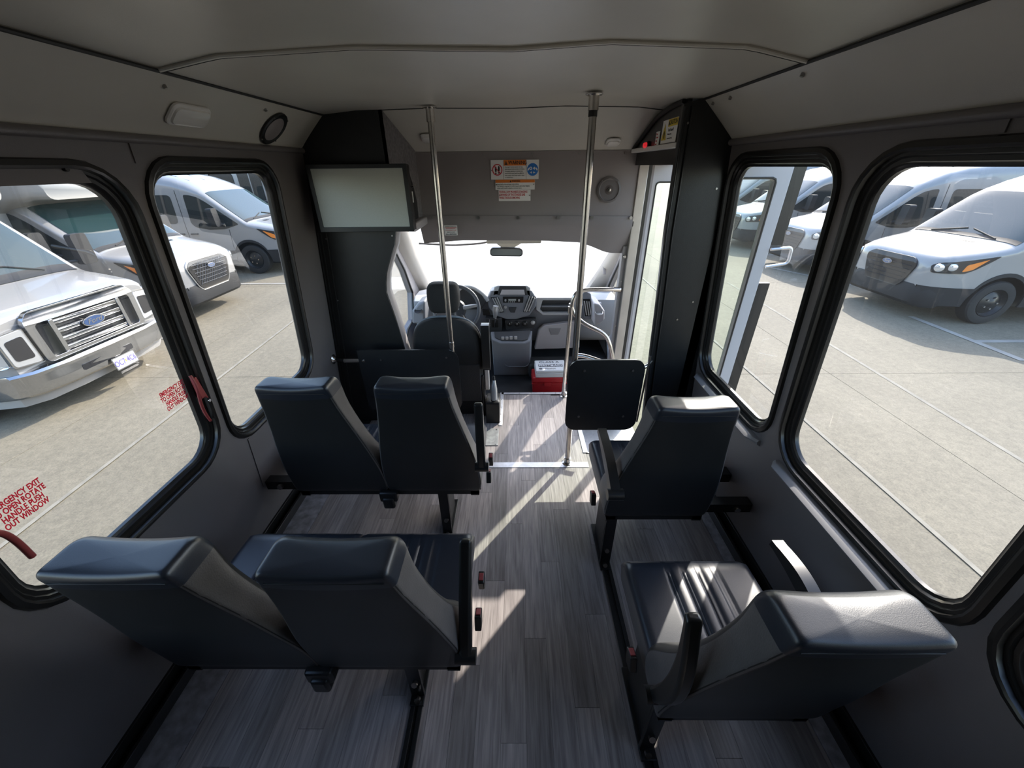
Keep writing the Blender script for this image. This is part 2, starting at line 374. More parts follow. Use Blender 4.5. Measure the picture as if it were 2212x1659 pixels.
# ---------------------------------------------------------------- ceiling
XL, XR = -1.005, 0.815
def ceil_z(x, y):
    t = (x-XL)/(XR-XL); t = min(max(t,0),1)
    pts = [(0,0),(0.096,0.029),(0.307,0.044),(0.549,0.035),(0.697,0.048),(0.907,0.033),(1,0)]
    for (a,h0),(b,h1) in zip(pts, pts[1:]):
        if a <= t <= b: h = h0+(h1-h0)*(t-a)/(b-a); break
    k = 1.0 if y < 1.4 else max(0.0, 1-(y-1.4)/0.55*0.7)
    if y > 1.95: k = 0.3+0.25*(y-1.95)/0.5
    sm = 0.35
    return 1.948+h*(sm+(1-sm))*k+0.0
def ceil_panel(y0, y1, dz, name):
    nx, ny = 42, 16; m = MB(); vs = []; fs = []
    for j in range(ny+1):
        y = y0+(y1-y0)*j/ny
        for i in range(nx+1):
            x = XL+(XR-XL)*i/nx; yy = y
            vs.append((x, yy, ceil_z(x,y)+dz))
    for j in range(ny):
        for i in range(nx): a = j*(nx+1)+i; fs.append((a,a+1,a+nx+2,a+nx+1))
    m.add(vs, fs); m.thicken((0,0,0.02)); return struct(m.build(name, CEIL))
ce = ceil_panel(-1.6, 1.385, 0.004, 'ceiling')
ce2 = ceil_panel(1.375, 2.46, 0.0, 'ceiling_front_panel')
# outer roof keeps daylight out above the lining
struct(MB().box((-1.40,-1.62,2.06),(1.22,2.6,2.10)).box((-1.40,-1.62,1.80),(-1.36,3.3,2.10)).box((1.17,-1.62,1.80),(1.21,3.3,2.10)).box((-1.40,2.6,2.03),(1.21,3.3,2.10)).build('roof', PNT2))
# cross seam lip where the two ceiling panels meet
struct(MB().tube([(XL+(XR-XL)*i/40, 1.378, ceil_z(XL+(XR-XL)*i/40,1.37)-0.001) for i in range(41)], 0.0055, 8).build('trim_7', CEIL))
struct(MB().tube([(XL+(XR-XL)*i/40, 1.389, ceil_z(XL+(XR-XL)*i/40,1.37)-0.0025) for i in range(41)], 0.0028, 6).build('trim_8', TAPE))
# coves
def cove(name, xw, xc, y0, y1):
    s = 1 if xc > xw else -1
    m = MB(); N = 12; 
    a = []; 
    for y in (y0, y1):
        for k in range(N+1):
            t = k/N; x = xw+(xc-xw)*t; z = 1.787+(1.945-1.787)*(t**0.92)
            a.append((x, y, z))
    fs = [(k, k+1, N+2+k, N+1+k) for k in range(N)]
    m.add(a, fs); m.thicken((-0.012*s,0,0.014)); return struct(m.build(name, CEIL))
cvl = cove('ceiling_cove_left', -1.168, XL-0.004, -1.6, 2.50); cvr = cove('ceiling_cove_right', 0.984, XR+0.004, -1.6, 2.3)
struct(MB().tube([(XL-0.002,-1.6,1.9455),(XL-0.002,2.46,1.9455)], 0.0052, 8).build('trim_9', TAPE))
struct(MB().tube([(XR+0.002,-1.6,1.9455),(XR+0.002,2.3,1.9455)], 0.0052, 8).build('trim_10', TAPE))
struct(MB().tube([(-1.158,-1.6,1.786),(-1.158,2.45,1.786)], 0.013, 12).build('trim_11', WALL))
struct(MB().tube([(0.974,-1.6,1.786),(0.974,2.05,1.786)], 0.013, 12).build('trim_12', WALL))
for par, xw, xc, ys in ((cvl,-1.168,XL,(0.72,1.42,1.95)),(cvr,0.984,XR,(0.78,1.42,1.85,2.0))):
    for y in ys:
        t = 0.80 if xw < 0 else 0.86; p = Vector((xw+(xc-xw)*t, y, 1.787+0.158*t**0.92)); 
        MB().cyl(p+Vector((0,0,0.004)), p+Vector((0.003 if xw<0 else -0.003,0,-0.005)), 0.006, 8).build('screw', SCR, par)

# ---------------------------------------------------------------- front of the passenger area
YP = 2.45
# left partition (black) with sloping top beside the ceiling; right edge follows the cab opening
pl = MB().plate([(-1.32,-0.05),(-0.76,-0.05),(-0.755,0.25),(-0.765,0.52),(-0.80,0.80),(-0.835,1.0),(-0.822,1.10),(-0.78,1.20),(-0.735,1.29),(-0.718,1.36),(-0.70,1.40),(-0.693,1.990),(-1.0,1.975),(-1.20,1.79)], 0.03,
    lambda u,v,w: Vector((u,YP+w,v)))
pl = struct(pl.build('wall_partition_left', BLKP))
for p in ((-1.197,2.444,1.343),(-1.266,2.570,0.527)): pass
m = MB()
for dx, r in ((0.012,0.005),(0.030,0.004),(0.062,0.004)):
    m.tube([(-1.31+0.0838*0.1+dx,YP-0.003,0.1),(-1.31+0.0838*1.36+dx,YP-0.003,1.36)], r, 8)
m.build('edge_rail', BLKP, pl)
for p in ((-1.14,1.33),(-0.74,1.345),(-1.16,0.95)): MB().cyl((p[0],YP,p[1]),(p[0],YP-0.004,p[1]),0.005,8).build('screw', SCR, pl)
# fabric-covered return running forward from the partition to the bulkhead
fb = MB().plate([(2.45,1.40),(2.85,1.40),(2.85,1.79),(2.45,1.965)], 0.02, lambda u,v,w: Vector((-0.694+(u-2.45)*0.16+w*0, u, v)) + Vector((-w,0,0)))
fb = struct(fb.build('wall_return_left', FABG))
MB().plate([(2.53,1.40),(2.75,1.40),(2.76,1.50),(2.72,1.62),(2.66,1.70),(2.53,1.70)], 0.004, lambda u,v,w: Vector((-0.690+(u-2.45)*0.16+w, u, v))).build('shadow_patch', BLKP, fb)  # thin black plate on the fabric, shade put in as colour
# lower curved B-pillar trim of the cab
def XZ(*q): return [(p[0],p[2]) for p in q]
def pillar_pts(z):
    t = [( -0.05,-0.76),(0.25,-0.755),(0.52,-0.765),(0.80,-0.80),(1.0,-0.835),(1.10,-0.822),(1.20,-0.78),(1.29,-0.735),(1.36,-0.718),(1.42,-0.70)]
    for (a,x0),(b,x1) in zip(t, t[1:]):
        if a <= z <= b: return x0+(x1-x0)*(z-a)/(b-a)
    return -0.7
rings = []
for k in range(25):
    z = 0.0+1.41*k/24; x = pillar_pts(z)
    rings.append([Vector((x-0.08,YP+0.031,z)), Vector((x+0.002,YP+0.01,z)), Vector((x+0.012,YP+0.035,z)), Vector((x+0.008,YP+0.10,z)), Vector((x-0.02,YP+0.15,z)), Vector((x-0.08,YP+0.17,z))])
pt = struct(MB().loft(rings).build('pillar_trim_left', TRIMG, sharp=60))
MB().box((-0.665,2.49,1.36),(-0.60,2.85,1.41)).build('trim_cap', TRIMG, pt, bevel=0.01)
# sloped lining from the ceiling down to the bulkhead, and bulkhead
N = 20; m = MB(); vs = []; fs = []
for j in range(9):
    t = j/8
    for i in range(N+1):
        x = -0.70+(0.92+0.70)*i/N
        z0 = ceil_z(x,2.455); y = 2.455+(2.862-2.455)*t; vs.append((x, y, z0+(1.782-z0)*(t**1.1)))
for j in range(8):
    for i in range(N): a = j*(N+1)+i; fs.append((a,a+1,a+N+2,a+N+1))
slp = m.add(vs, fs).thicken((0,0.008,0.018)).build('ceiling_slope_front', CEIL)
struct(slp)
struct(MB().tube([(-0.70+1.50*i/30, 2.458, ceil_z(-0.70+1.50*i/30,2.455)-0.001) for i in range(31)], 0.003, 6).build('trim_13', TAPE))
bk = struct(MB().plate([(-0.64,1.41),(0.825,1.385),(0.822,1.785),(-0.63,1.785)], 0.03, lambda u,v,w: Vector((u,2.85+w,v))).build('wall_front', BULK))
# folded lower header panel with arched underside
lowz = [(-0.655,1.225),(-0.38,1.243),(-0.02,1.240),(0.20,1.236),(0.47,1.222),(0.56,1.19),(0.64,1.158),(0.68,1.148),(0.81,1.145)]
m = MB(); vs = []; fs = []; NX = 40
def lz(x):
    for (a,h0),(b,h1) in zip(lowz, lowz[1:]):
        if a <= x <= b:
            t = (x-a)/(b-a); return h0+(h1-h0)*t
    return lowz[-1][1]
for j in range(9):
    t = j/8
    for i in range(NX+1):
        x = -0.655+(0.81+0.655)*i/NX; zt = 1.418-0.02*(x+0.65)/1.46; z = zt+(lz(x)-zt)*t
        y = 2.838+0.10*max(0,(t-0.25))**1.3+ (0.004 if t==0 else 0)
        vs.append((x,y,z))
for j in range(8):
    for i in range(NX): a = j*(NX+1)+i; fs.append((a,a+1,a+NX+2,a+NX+1))
hd = m.add(vs,fs).thicken((0,0.015,0.002)).build('header_panel', BULK)
hd.parent = bk
for x in (-0.57,-0.25,0.02,0.29,0.52,0.785): MB().cyl((x,2.836,1.398-0.01*x),(x,2.828,1.398-0.01*x),0.011,12).build('screw', SCR, bk)
for z in (1.30,1.13): MB().cyl((0.785,2.90,z),(0.785,2.85,z),0.010,12).build('screw', SCR, bk)
for x in (-0.52,-0.2,0.11,0.41,0.70): MB().cyl((x,2.85,1.77),(x,2.844,1.77),0.006,10).build('screw', SCR, bk)
# cab roof behind the header
struct(MB().box((-1.05,2.88,1.80),(1.05,3.25,1.83)).box((-1.08,3.25,1.50),(1.02,3.44,1.83)).box((-1.10,2.4,2.02),(1.10,2.9,2.05)).build('roof_cab', PNT))
struct(MB().box((-1.09,4.44,-0.3),(1.03,4.50,0.46)).box((-1.09,4.50,-0.3),(1.03,5.4,0.38)).build('firewall', PNT, bevel=0.03))

# right partition (black) facing the passengers
pr = MB().plate([(0.735,1.93),(0.815,1.95),(0.985,1.79),(1.13,0.0),(0.85,0.0),(0.815,0.30),(0.790,0.70),(0.775,1.0),(0.750,1.4)], 0.03, lambda u,v,w: Vector((u,2.05+w,v)))
pr = struct(pr.build('wall_partition_right', BLKP))
edge = [(0.739,2.045,1.92),(0.753,2.045,1.4),(0.778,2.045,1.0),(0.793,2.045,0.70),(0.818,2.045,0.30),(0.853,2.045,0.0)]
MB().tube(edge, 0.009, 10).build('edge_trim', BLKP, pr)
MB().tube([(x+0.032,y,z) for x,y,z in edge], 0.004, 8).build('edge_bead', BLKP, pr)
for p in ((0.955,1.60),(0.965,1.05),(0.90,0.95),(0.765,1.86)): MB().cyl((p[0],2.05,p[1]),(p[0],2.046,p[1]),0.005,8).build('screw', SCR, pr)
# door header box above the step well
dh = MB().plate([(2.07,1.79),(2.70,1.775),(2.86,1.785),(2.45,1.93),(2.30,1.945),(2.07,1.95)], 0.02, lambda u,v,w: Vector((0.755+w,u,v)))
dh = struct(dh.build('wall_door_header', BLKP))
MB().tube([(0.748,2.09,1.945),(0.748,2.30,1.94),(0.748,2.47,1.915),(0.748,2.86,1.785)], 0.011, 10, rb=0.1).build('edge_bead', TAPE, dh)
lb = MB().box((0.735,2.075,1.768),(0.775,2.84,1.790)).build('step_light', WHT, None, bevel=0.004)
tag(lb, 'slim pale light bar under the caution sticker above the entry door', 'light bar')
struct(MB().box((0.775,2.07,1.70),(1.04,2.86,1.77)).build('trim_15', BLK))
struct(MB().plate([(2.05,-0.75),(2.10,-0.75),(2.10,1.72),(2.90,1.72),(2.90,1.9),(2.05,1.9)], 0.05, lambda u,v,w: Vector((1.0+w,u,v))).build('door_frame', BLK))
# stainless front door post with seals
dp = MB().box((0.800,2.838,-0.35),(0.862,2.90,1.80)); dp = struct(dp.build('door_post', mat('post_metal',(0.50,0.46,0.42),0.38,0.6,nscale=8,nvar=0.1), bevel=0.004))
MB().box((0.862,2.842,-0.35),(0.885,2.93,1.75)).build('seal', RUB, dp)
MB().box((0.885,2.842,-0.35),(0.900,2.93,1.75)).build('seal', TRIMG, dp)
MB().add([(0.872,2.93,-0.30),(0.898,2.93,-0.30),(1.00,3.18,-0.30),(0.96,3.19,-0.30),(0.872,2.93,1.80),(0.898,2.93,1.80),(1.00,3.18,1.80),(0.96,3.19,1.80)],[(0,3,2,1),(4,5,6,7),(0,1,5,4),(1,2,6,5),(2,3,7,6),(3,0,4,7)]).build('sun_block_panel', TRIMG, dp)  # added panel hidden behind the post to block stray sun
MB().box((0.770,2.87,-0.10),(0.803,2.93,1.20)).build('cover_strip', TRIMG, dp, bevel=0.004)
for z in (0.2,0.6,0.95,1.5): MB().cyl((0.786,2.87,z),(0.786,2.866,z),0.005,8).build('screw', SCR, dp)
# step well
sw = MB().box((0.47,2.05,-0.35),(1.02,2.86,-0.30)).box((0.465,2.05,-0.35),(0.475,2.86,0.0)).box((0.475,2.05,-0.35),(1.12,2.06,0.0)).box((0.475,2.86,-0.35),(1.02,2.87,0.0))
struct(sw.build('step_well', ALU))
struct(MB().box((0.455,2.05,-0.004),(0.485,2.84,0.006)).build('trim_16', ALU))
# open door leaves outside, one swung back behind the partition, one by the front post
WDR = mat('door_frame_white', (0.60,0.58,0.585), 0.35)
def leaf(name, x0, x1, y, z0, z1, fw, label):
    ft = 0.105
    d = MB().plate([(x0,z0),(x1,z0),(x1,z1),(x0,z1)], 0.035, lambda u,v,w: Vector((u,y+w,v)), [rrect(x0+fw,z0+0.10,x1-fw,z1-ft,0.015,2)]).build(name, WDR, None, bevel=0.003)
    struct(d)
    MB().add([(x0+fw,y+0.018,z0+0.10),(x1-fw,y+0.018,z0+0.10),(x1-fw,y+0.018,z1-ft),(x0+fw,y+0.018,z1-ft)],[(0,1,2,3)]).build('pane', G_DOOR, d)
    r = rrect(x0+fw-0.006,z0+0.094,x1-fw+0.006,z1-ft+0.006,0.02,2)
    MB().tube([(u,y-0.002,v) for u,v in r], 0.005, 6, closed=True).build('gasket', RUB, d)
    return d
d1 = leaf('door_1', 0.985, 1.335, 2.115, -0.62, 1.74, 0.075, '')
MB().box((1.337,2.118,1.33),(1.397,2.142,1.74)).box((1.337,2.118,-0.60),(1.397,2.142,1.13)).build('edge_seal', RUB, d1)
MB().tube([(1.34,2.11,1.31),(1.44,2.10,1.32),(1.445,2.10,1.24),(1.34,2.11,1.22)], 0.008, 8, rb=0.02).build('door_arm', ALU, d1)
d2 = leaf('door_2', 0.905, 1.28, 2.90, -0.62, 1.70, 0.045, '')

# ---------------------------------------------------------------- monitor, lamps, speakers, signs
tv = thing('television', 'wide flat grey television screen in a black bezel on the left partition', 'television', (-0.83,2.36,1.39))
tvp = [(-1.098,2.330,1.717), (-0.566,2.330,1.716), (-0.578,2.330,1.392), (-1.115,2.330,1.389)]
x0, x1, z0, z1 = -1.105, -0.572, 1.385, 1.72
MB().box((x0,2.33,z0),(x1,2.39,z1)).build('housing', BLK, tv, bevel=0.006)
m = MB().plate([(x0,z0),(x1,z0),(x1,z1),(x0,z1)], 0.012, lambda u,v,w: Vector((u,2.322+w,v)), [[(x0+0.022,z0+0.026),(x1-0.022,z0+0.026),(x1-0.022,z1-0.020),(x0+0.022,z1-0.020)]]); m.build('bezel', BLK, tv, bevel=0.002)
MB().box((x0+0.02,2.326,z0+0.024),(x1-0.02,2.332,z1-0.018)).build('screen', SCREEN, tv)
MB().box((x0+0.1,2.39,z0+0.05),(x1-0.1,2.45,z1-0.05)).build('mount', BLK, tv)
MB().box((-0.572,2.375,1.53),(-0.569,2.388,1.585)).build('side_label', PAPER, tv, label='white printed label on the screen edge')
MB().cyl((-0.572,2.37,1.61),(-0.558,2.37,1.61),0.005,8).build('side_screw', CHROME, tv)
def lamp(name, label, cx_, fr, w_, h_, group=None):
    o = thing(name, label, 'lamp', cx_, group)
    def fn(u,v,ww): return fr @ Vector((u,v,ww))
    rings = [[fn(u,v,zz) for u,v in rrect(-w_/2+i_,-h_/2+i_,w_/2-i_,h_/2-i_,min(w_,h_)*0.3)] for i_, zz in ((0,0),(0,0.006),(0.004,0.010))]
    MB().loft(rings).build('bezel', WHT, o)
    rings = [[fn(u,v,zz) for u,v in rrect(-w_/2+i_,-h_/2+i_,w_/2-i_,h_/2-i_,min(min(w_,h_)*0.25,min(w_,h_)/2-i_-0.002))] for i_, zz in ((0.008,0.010),(0.010,0.016),(0.020,0.019))]
    MB().loft(rings).build('lens', LENS, o)
    return o
# cove lamp left
cn = Vector((0.158,0,-0.165)).normalized()
def cove_frame(t, y, left=True):
    if left: p = Vector((-1.168+0.163*t, y, 1.787+0.158*t**0.92)); xd = Vector((0,1,0)); yd = Vector((0.163,0,0.158)).normalized()
    return frame(p+Vector((0.002,0,-0.002)), xd, yd)
lamp('dome_lamp', 'large white oblong interior lamp on the left ceiling slope', (0,0,0), cove_frame(0.45,1.557) , 0.175, 0.078)
lm = cove_frame(0.45,2.08)
sp = thing('cove_speaker', 'round black speaker grille on the left ceiling slope near the screen', 'speaker', (0,0,0))
MB().lathe([(0.082,0.0),(0.082,0.006),(0.074,0.009),(0.066,0.006)], lm, 32).build('ring', BLK, sp)
MB().lathe([(0.067,0.004),(0.05,0.008),(0.0001,0.009)], lm, 32).build('grille', BULK, sp)
for k in range(4):
    a = math.pi/4+k*math.pi/2; MB().cyl(lm @ Vector((0.078*math.cos(a),0.078*math.sin(a),0.006)), lm @ Vector((0.078*math.cos(a),0.078*math.sin(a),0.011)), 0.003, 6).build('screw', SCR, sp)
# small lamps on the front slope
def slope_frame(x, t):
    y = 2.455+0.407*t; z = ceil_z(x,2.455); z = z+(1.782-z)*(t**1.1)
    return frame((x,y-0.002,z-0.004), (-1,0,0), (0,0.407,-0.17))
lamp('ceiling_lamp', 'small white lamp behind the left grab pole on the front ceiling slope', (0,0,0), slope_frame(-0.513,0.62), 0.085, 0.085)
lamp('ceiling_lamp', 'small white lamp on the front ceiling slope right of the right pole', (0,0,0), slope_frame(0.598,0.76), 0.085, 0.085)
# bulkhead speaker
sp = thing('bulkhead_speaker', 'round grey speaker with a shiny centre cone on the front bulkhead', 'speaker', (0,0,0))
bs = frame((0.62,2.849,1.561), (1,0,0), (0,0,1))
MB().lathe([(0.078,0.0),(0.078,0.010),(0.066,0.014),(0.060,0.008)], bs, 36).build('ring', WALL, sp)
MB().lathe([(0.061,0.007),(0.05,0.004),(0.018,0.010),(0.0001,0.012)], bs, 36).build('grille', mat('speaker_mesh',(0.12,0.10,0.095),0.5,0.2), sp)
MB().lathe([(0.014,0.010),(0.012,0.016),(0.0001,0.018)], bs, 20).build('dust_cap', CHR, sp)
for k in range(4):
    a = 0.75+k*math.pi/2; p = (0.072*math.cos(a),0.072*math.sin(a)); MB().cyl(bs @ Vector((*p,0.01)), bs @ Vector((*p,0.016)), 0.0035, 6).build('screw', SCR, sp)
# signs on bulkhead
def sign(name, label, pts4, ybase):
    o = thing(name, label, 'sign', (0,0,0)); return o
YB = 2.8475
def fr(x, z, dy=0.0): return frame((x, YB-dy, z), (1,0,0), (0,0,1))
s1 = thing('warning_sign', 'white warning sign with orange header between red and blue round symbols', 'sign', (0,0,0))
MB().box((-0.155,YB-0.002,1.628),(0.155,YB,1.738)).build('board', PAPER, s1)
MB().box((-0.071,YB-0.003,1.706),(0.072,YB-0.001,1.7375)).build('header', ORG, s1, label='orange header band')
text('WARNING', fr(0.018,1.722,0.0032), 0.0285, INK, s1, sx=0.86, bold=0.0006)
MB().plate([(-0.066,1.710),(-0.046,1.710),(-0.056,1.733)], 0.0005, lambda u,v,w: Vector((u,YB-0.0035-w,v))).build('warning_triangle', INK, s1)
text('!', fr(-0.056,1.719,0.0042), 0.014, ORG, s1)
lines = ['Passengers must be seated with seat', 'belts fastened while vehicle is in motion.', 'Occupants standing or standing may', 'cause bodily impact with the vehicle or', 'other objects which may result in death', 'or serious injury.']
for i, t in enumerate(lines): text(t, fr(-0.064,1.698-0.0118*i,0.0024), 0.0098, INK, s1, sx=0.80, align='LEFT')
for x in (-0.073,0.074): MB().box((x-0.0008,YB-0.003,1.629),(x+0.0008,YB-0.001,1.737)).build('divider', GREYP, s1)
def ringp(cx_, cz_, r0, r1, y, m, par, name):
    MB().plate(ellipse(cx_,cz_,r1,r1,32), 0.0006, lambda u,v,w: Vector((u,y-w,v)), [ellipse(cx_,cz_,r0,r0,32)] if r0 > 0 else []).build(name, m, par)
ringp(-0.113,1.683,0.027,0.033,YB-0.0024,REDT,s1,'red_ring')
MB().box((-0.031,-0.0024,0),(0.031,0.0024,0.0008), frame((-0.113,YB-0.0040,1.683),(0.7,0,-0.72),(0.72,0,0.7))).build('red_slash', REDT, s1)
for dx, dz in ((-0.010,0.0),(0.010,0.003)):
    MB().plate(ellipse(-0.113+dx,1.686+dz,0.0058,0.017,16), 0.0006, lambda u,v,w: Vector((u,YB-0.0024-w,v))).plate(ellipse(-0.113+dx,1.663+dz,0.0045,0.005,12), 0.0006, lambda u,v,w: Vector((u,YB-0.0024-w,v))).build('footprint', INK, s1)
ringp(0.115,1.683,0,0.036,YB-0.0024,BLU,s1,'blue_disc')
m = MB()
m.plate(ellipse(0.103,1.690,0.009,0.009,16), 0.0006, lambda u,v,w: Vector((u,YB-0.0032-w,v)), [ellipse(0.103,1.690,0.0045,0.0045,12)])
m.plate([(0.116,1.690),(0.127,1.699),(0.134,1.690),(0.127,1.681)], 0.0006, lambda u,v,w: Vector((u,YB-0.0032-w,v)))
for sx_ in (-1,1): m.plate([(0.115+sx_*0.034,1.678),(0.115+sx_*0.026,1.678),(0.115+sx_*0.020,1.689),(0.115+sx_*0.022,1.695),(0.115+sx_*0.030,1.688)], 0.0006, lambda u,v,w: Vector((u,YB-0.0032-w,v)))
for sx_ in (-1,1): m.plate([(0.115+sx_*0.016,1.669),(0.115+sx_*0.010,1.669),(0.115+sx_*0.010,1.675),(0.115+sx_*0.003,1.6665),(0.115+sx_*0.010,1.658),(0.115+sx_*0.010,1.664),(0.115+sx_*0.016,1.664)], 0.0006, lambda u,v,w: Vector((u,YB-0.0032-w,v)))
m.build('belt_symbol', PAPER, s1)
for x in (-0.150,0.150): MB().cyl((x,YB-0.002,1.68),(x,YB-0.005,1.68),0.0035,8).build('screw', SCR, s1)
s2 = thing('warning_plate', 'narrow white warning plate with orange top strip, middle of three signs', 'sign', (0,0,0))
MB().box((-0.128,YB-0.002,1.567),(0.131,YB,1.627)).build('board', PAPER, s2)
MB().box((-0.127,YB-0.003,1.609),(0.130,YB-0.001,1.6265)).build('header', ORG, s2, label='orange strip')
text('WARNING', fr(0.008,1.6178,0.0033), 0.0125, INK, s2, sx=0.9, bold=0.0003)
MB().plate([(-0.034,1.611),(-0.022,1.611),(-0.028,1.624)], 0.0005, lambda u,v,w: Vector((u,YB-0.0035-w,v))).build('warning_triangle', INK, s2)
for i, t in enumerate(['Keep head, arms and legs inside vehicle.', 'Not doing so may lead to bodily impact with other objects', 'which could result in death or serious injury.']):
    text(t, fr(-0.118,1.600-0.0115*i,0.0024), 0.0105, INK, s2, sx=0.86, align='LEFT')
for x in (-0.121,0.124): MB().cyl((x,YB-0.002,1.598),(x,YB-0.006,1.598),0.004,8).build('screw', SCR, s2)
s3 = thing('standing_notice', 'white sign with three lines of red capitals, lowest of three signs', 'sign', (0,0,0))
MB().box((-0.108,YB-0.002,1.500),(0.104,YB,1.566)).build('board', PAPER, s3)
for i, (t, xx) in enumerate((('FEDERAL LAW PROHIBITS STANDING',0.55),('FORWARD OF THE STANDEE LINE',0.55),('WHILE THE BUS IS MOVING',0.55))):
    text(t, fr(-0.104,1.5545-0.0178*i,0.0024), 0.0185, REDT, s3, sx=0.60, align='LEFT', bold=0.0003)
for x in (-0.101,0.098): MB().cyl((x,YB-0.002,1.533),(x,YB-0.006,1.533),0.004,8).build('screw', SCR, s3)
s4 = thing('maintenance_label', 'small white label with a red line near the top of the left pole', 'sign', (0,0,0))
yb = 2.836
MB().box((-0.488,yb-0.006,1.289),(-0.398,yb-0.004,1.354), ).build('board', PAPER, s4)
for i, (t, mm_, sz) in enumerate((('TRANSIT Company, Inc.',INK,0.0095),('GET ALL ELECTRICAL',REDT,0.0085),('ALL OR EMERGENCY WORK',REDT,0.0075),('SERVICE & PARTS',INK,0.009),('CALL 1-800-783-2813',INK,0.0105))):
    text(t, frame((-0.443,yb-0.0065,1.346-0.0122*i),(1,0,0),(0,0,1)), sz, mm_, s4, sx=0.78)
MB().box((-0.483,yb-0.0068,1.337),(-0.403,yb-0.006,1.3395)).build('red_rule', REDT, s4)
MB().box((-0.483,yb-0.0068,1.292),(-0.403,yb-0.006,1.294)).build('grey_rule', GREYP, s4)
# caution sticker on the door header (plane x = 0.755, seen from the left)
XH = 0.7535
def frh(y, z, d=0.0): return frame((XH-d, y, z), (0,-1,0), (0,0,1))
s5 = thing('caution_sticker', 'yellow and white caution sticker above the entry door', 'sign', (0,0,0))
ca, cb, cz0, cz1 = 2.135, 2.345, 1.795, 1.893
MB().box((XH-0.002,ca,cz0),(XH,cb,cz1)).build('board', PAPER, s5)
MB().box((XH-0.003,ca+0.001,1.862),(XH-0.001,2.262,cz1-0.001)).build('header', YEL, s5, label='yellow header')
text('CAUTION', frh(2.192,1.8775,0.0032), 0.027, INK, s5, sx=0.86, bold=0.0005)
MB().plate([(2.240,1.867),(2.258,1.867),(2.249,1.888)], 0.0006, lambda u,v,w: Vector((XH-0.0035-w,u,v))).build('warning_triangle', INK, s5)
MB().plate([(2.270,1.808),(2.337,1.808),(2.3035,1.878)], 0.0006, lambda u,v,w: Vector((XH-0.0028-w,u,v))).build('hazard_triangle', YEL, s5)
m = MB().plate([(2.296,1.815),(2.304,1.815),(2.309,1.838),(2.300,1.848),(2.294,1.836)], 0.0006, lambda u,v,w: Vector((XH-0.0036-w,u,v))); m.build('figure', INK, s5)
for i, (t, sz) in enumerate((('Trip Hazard!',0.017),('Watch your step',0.009),('when entering or exiting.',0.0078))):
    text(t, frh(2.255,1.848-0.017*i,0.0024), sz, INK, s5, sx=0.85, align='LEFT')
s6 = thing('door_notice', 'small white notice with red lines beside the yellow caution sticker', 'sign', (0,0,0))
MB().box((XH-0.002,2.375,1.785),(XH,2.435,1.853)).build('board', PAPER, s6)
for i, t in enumerate(['Please', 'Be seated', 'during', 'travel']): text(t, frh(2.428,1.842-0.015*i,0.0024), 0.011, REDT, s6, sx=0.8, align='LEFT')
s7 = thing('warning_light', 'small round red lamp with a pale bulb over the entry door', 'lamp', (0,0,0))
wlm = frame((0.752,2.545,1.798), (0,-1,0), (0,0,1))
MB().lathe([(0.020,0.0),(0.020,0.008),(0.015,0.012)], wlm, 18).build('base', BLK, s7)
MB().lathe([(0.014,0.010),(0.014,0.022),(0.010,0.030),(0.0001,0.032)], wlm, 18).build('red_lens', mat('red_lamp',(0.75,0.03,0.04),0.2,emit=0.4), s7)
MB().lathe([(0.008,0.0),(0.008,0.012),(0.0001,0.014)], frame((0.742,2.575,1.783),(0,-1,0),(0,0,1)), 12).build('pale_bulb', WHT, s7)

# ---------------------------------------------------------------- poles, rails, modesty panels
def flange(p, up, par, m=CHR):
    z = Vector(up); x = Vector((1,0,0)) if abs(z.x) < .5 else Vector((0,1,0)); y = z.cross(x); F = frame(p, x, y)
    if F.col[2].to_3d().dot(z) < 0: F = frame(p, y, x)
    MB().lathe([(0.036,0.0),(0.036,0.003),(0.030,0.006),(0.021,0.008),(0.021,0.045),(0.018,0.046)], F, 28).build('flange', m, par)
    for k in range(3):
        a = k*2.094+0.5; MB().cyl(F @ Vector((0.029*math.cos(a),0.029*math.sin(a),0.004)), F @ Vector((0.029*math.cos(a),0.029*math.sin(a),0.0085)), 0.004, 8).build('screw', SCR, par)
RP = 0.0165
pR = thing('grab_pole', 'right stainless floor-to-ceiling pole beside the entry step', 'grab pole', (0.33,1.95,0), 'floor-to-ceiling poles')
MB().cyl((0.334,1.95,0.002),(0.326,1.95,1.952),RP,24).build('tube', CHR, pR)
flange((0.334,1.95,0.0),(0,0,1),pR); flange((0.326,1.95,1.956),(0,0,-1),pR)
MB().cyl((0.326,1.95,1.90),(0.326,1.95,1.955),0.0215,24).build('collar', CHR, pR)
MB().cyl((0.326,1.95,1.878),(0.326,1.95,1.90),0.0185,20).build('collar', TAPE, pR, label='dark rubber collar')
pL = thing('grab_pole', 'left stainless pole behind the driver seat, ending at the black panel', 'grab pole', (-0.42,2.34,0), 'floor-to-ceiling poles')
yl = 2.34
MB().cyl((-0.425,yl,0.002),(-0.422,yl,1.960),RP,24).build('tube', CHR, pL)
flange((-0.422,yl,1.963),(0,0,-1),pL); flange((-0.425,yl,0.0),(0,0,1),pL)
MB().cyl((-0.422,yl,1.90),(-0.422,yl,1.955),0.0215,24).build('collar', CHR, pL)
MB().cyl((-0.424,yl,0.665),(-0.424,yl,0.70),0.0195,20).build('collar', CHR, pL)
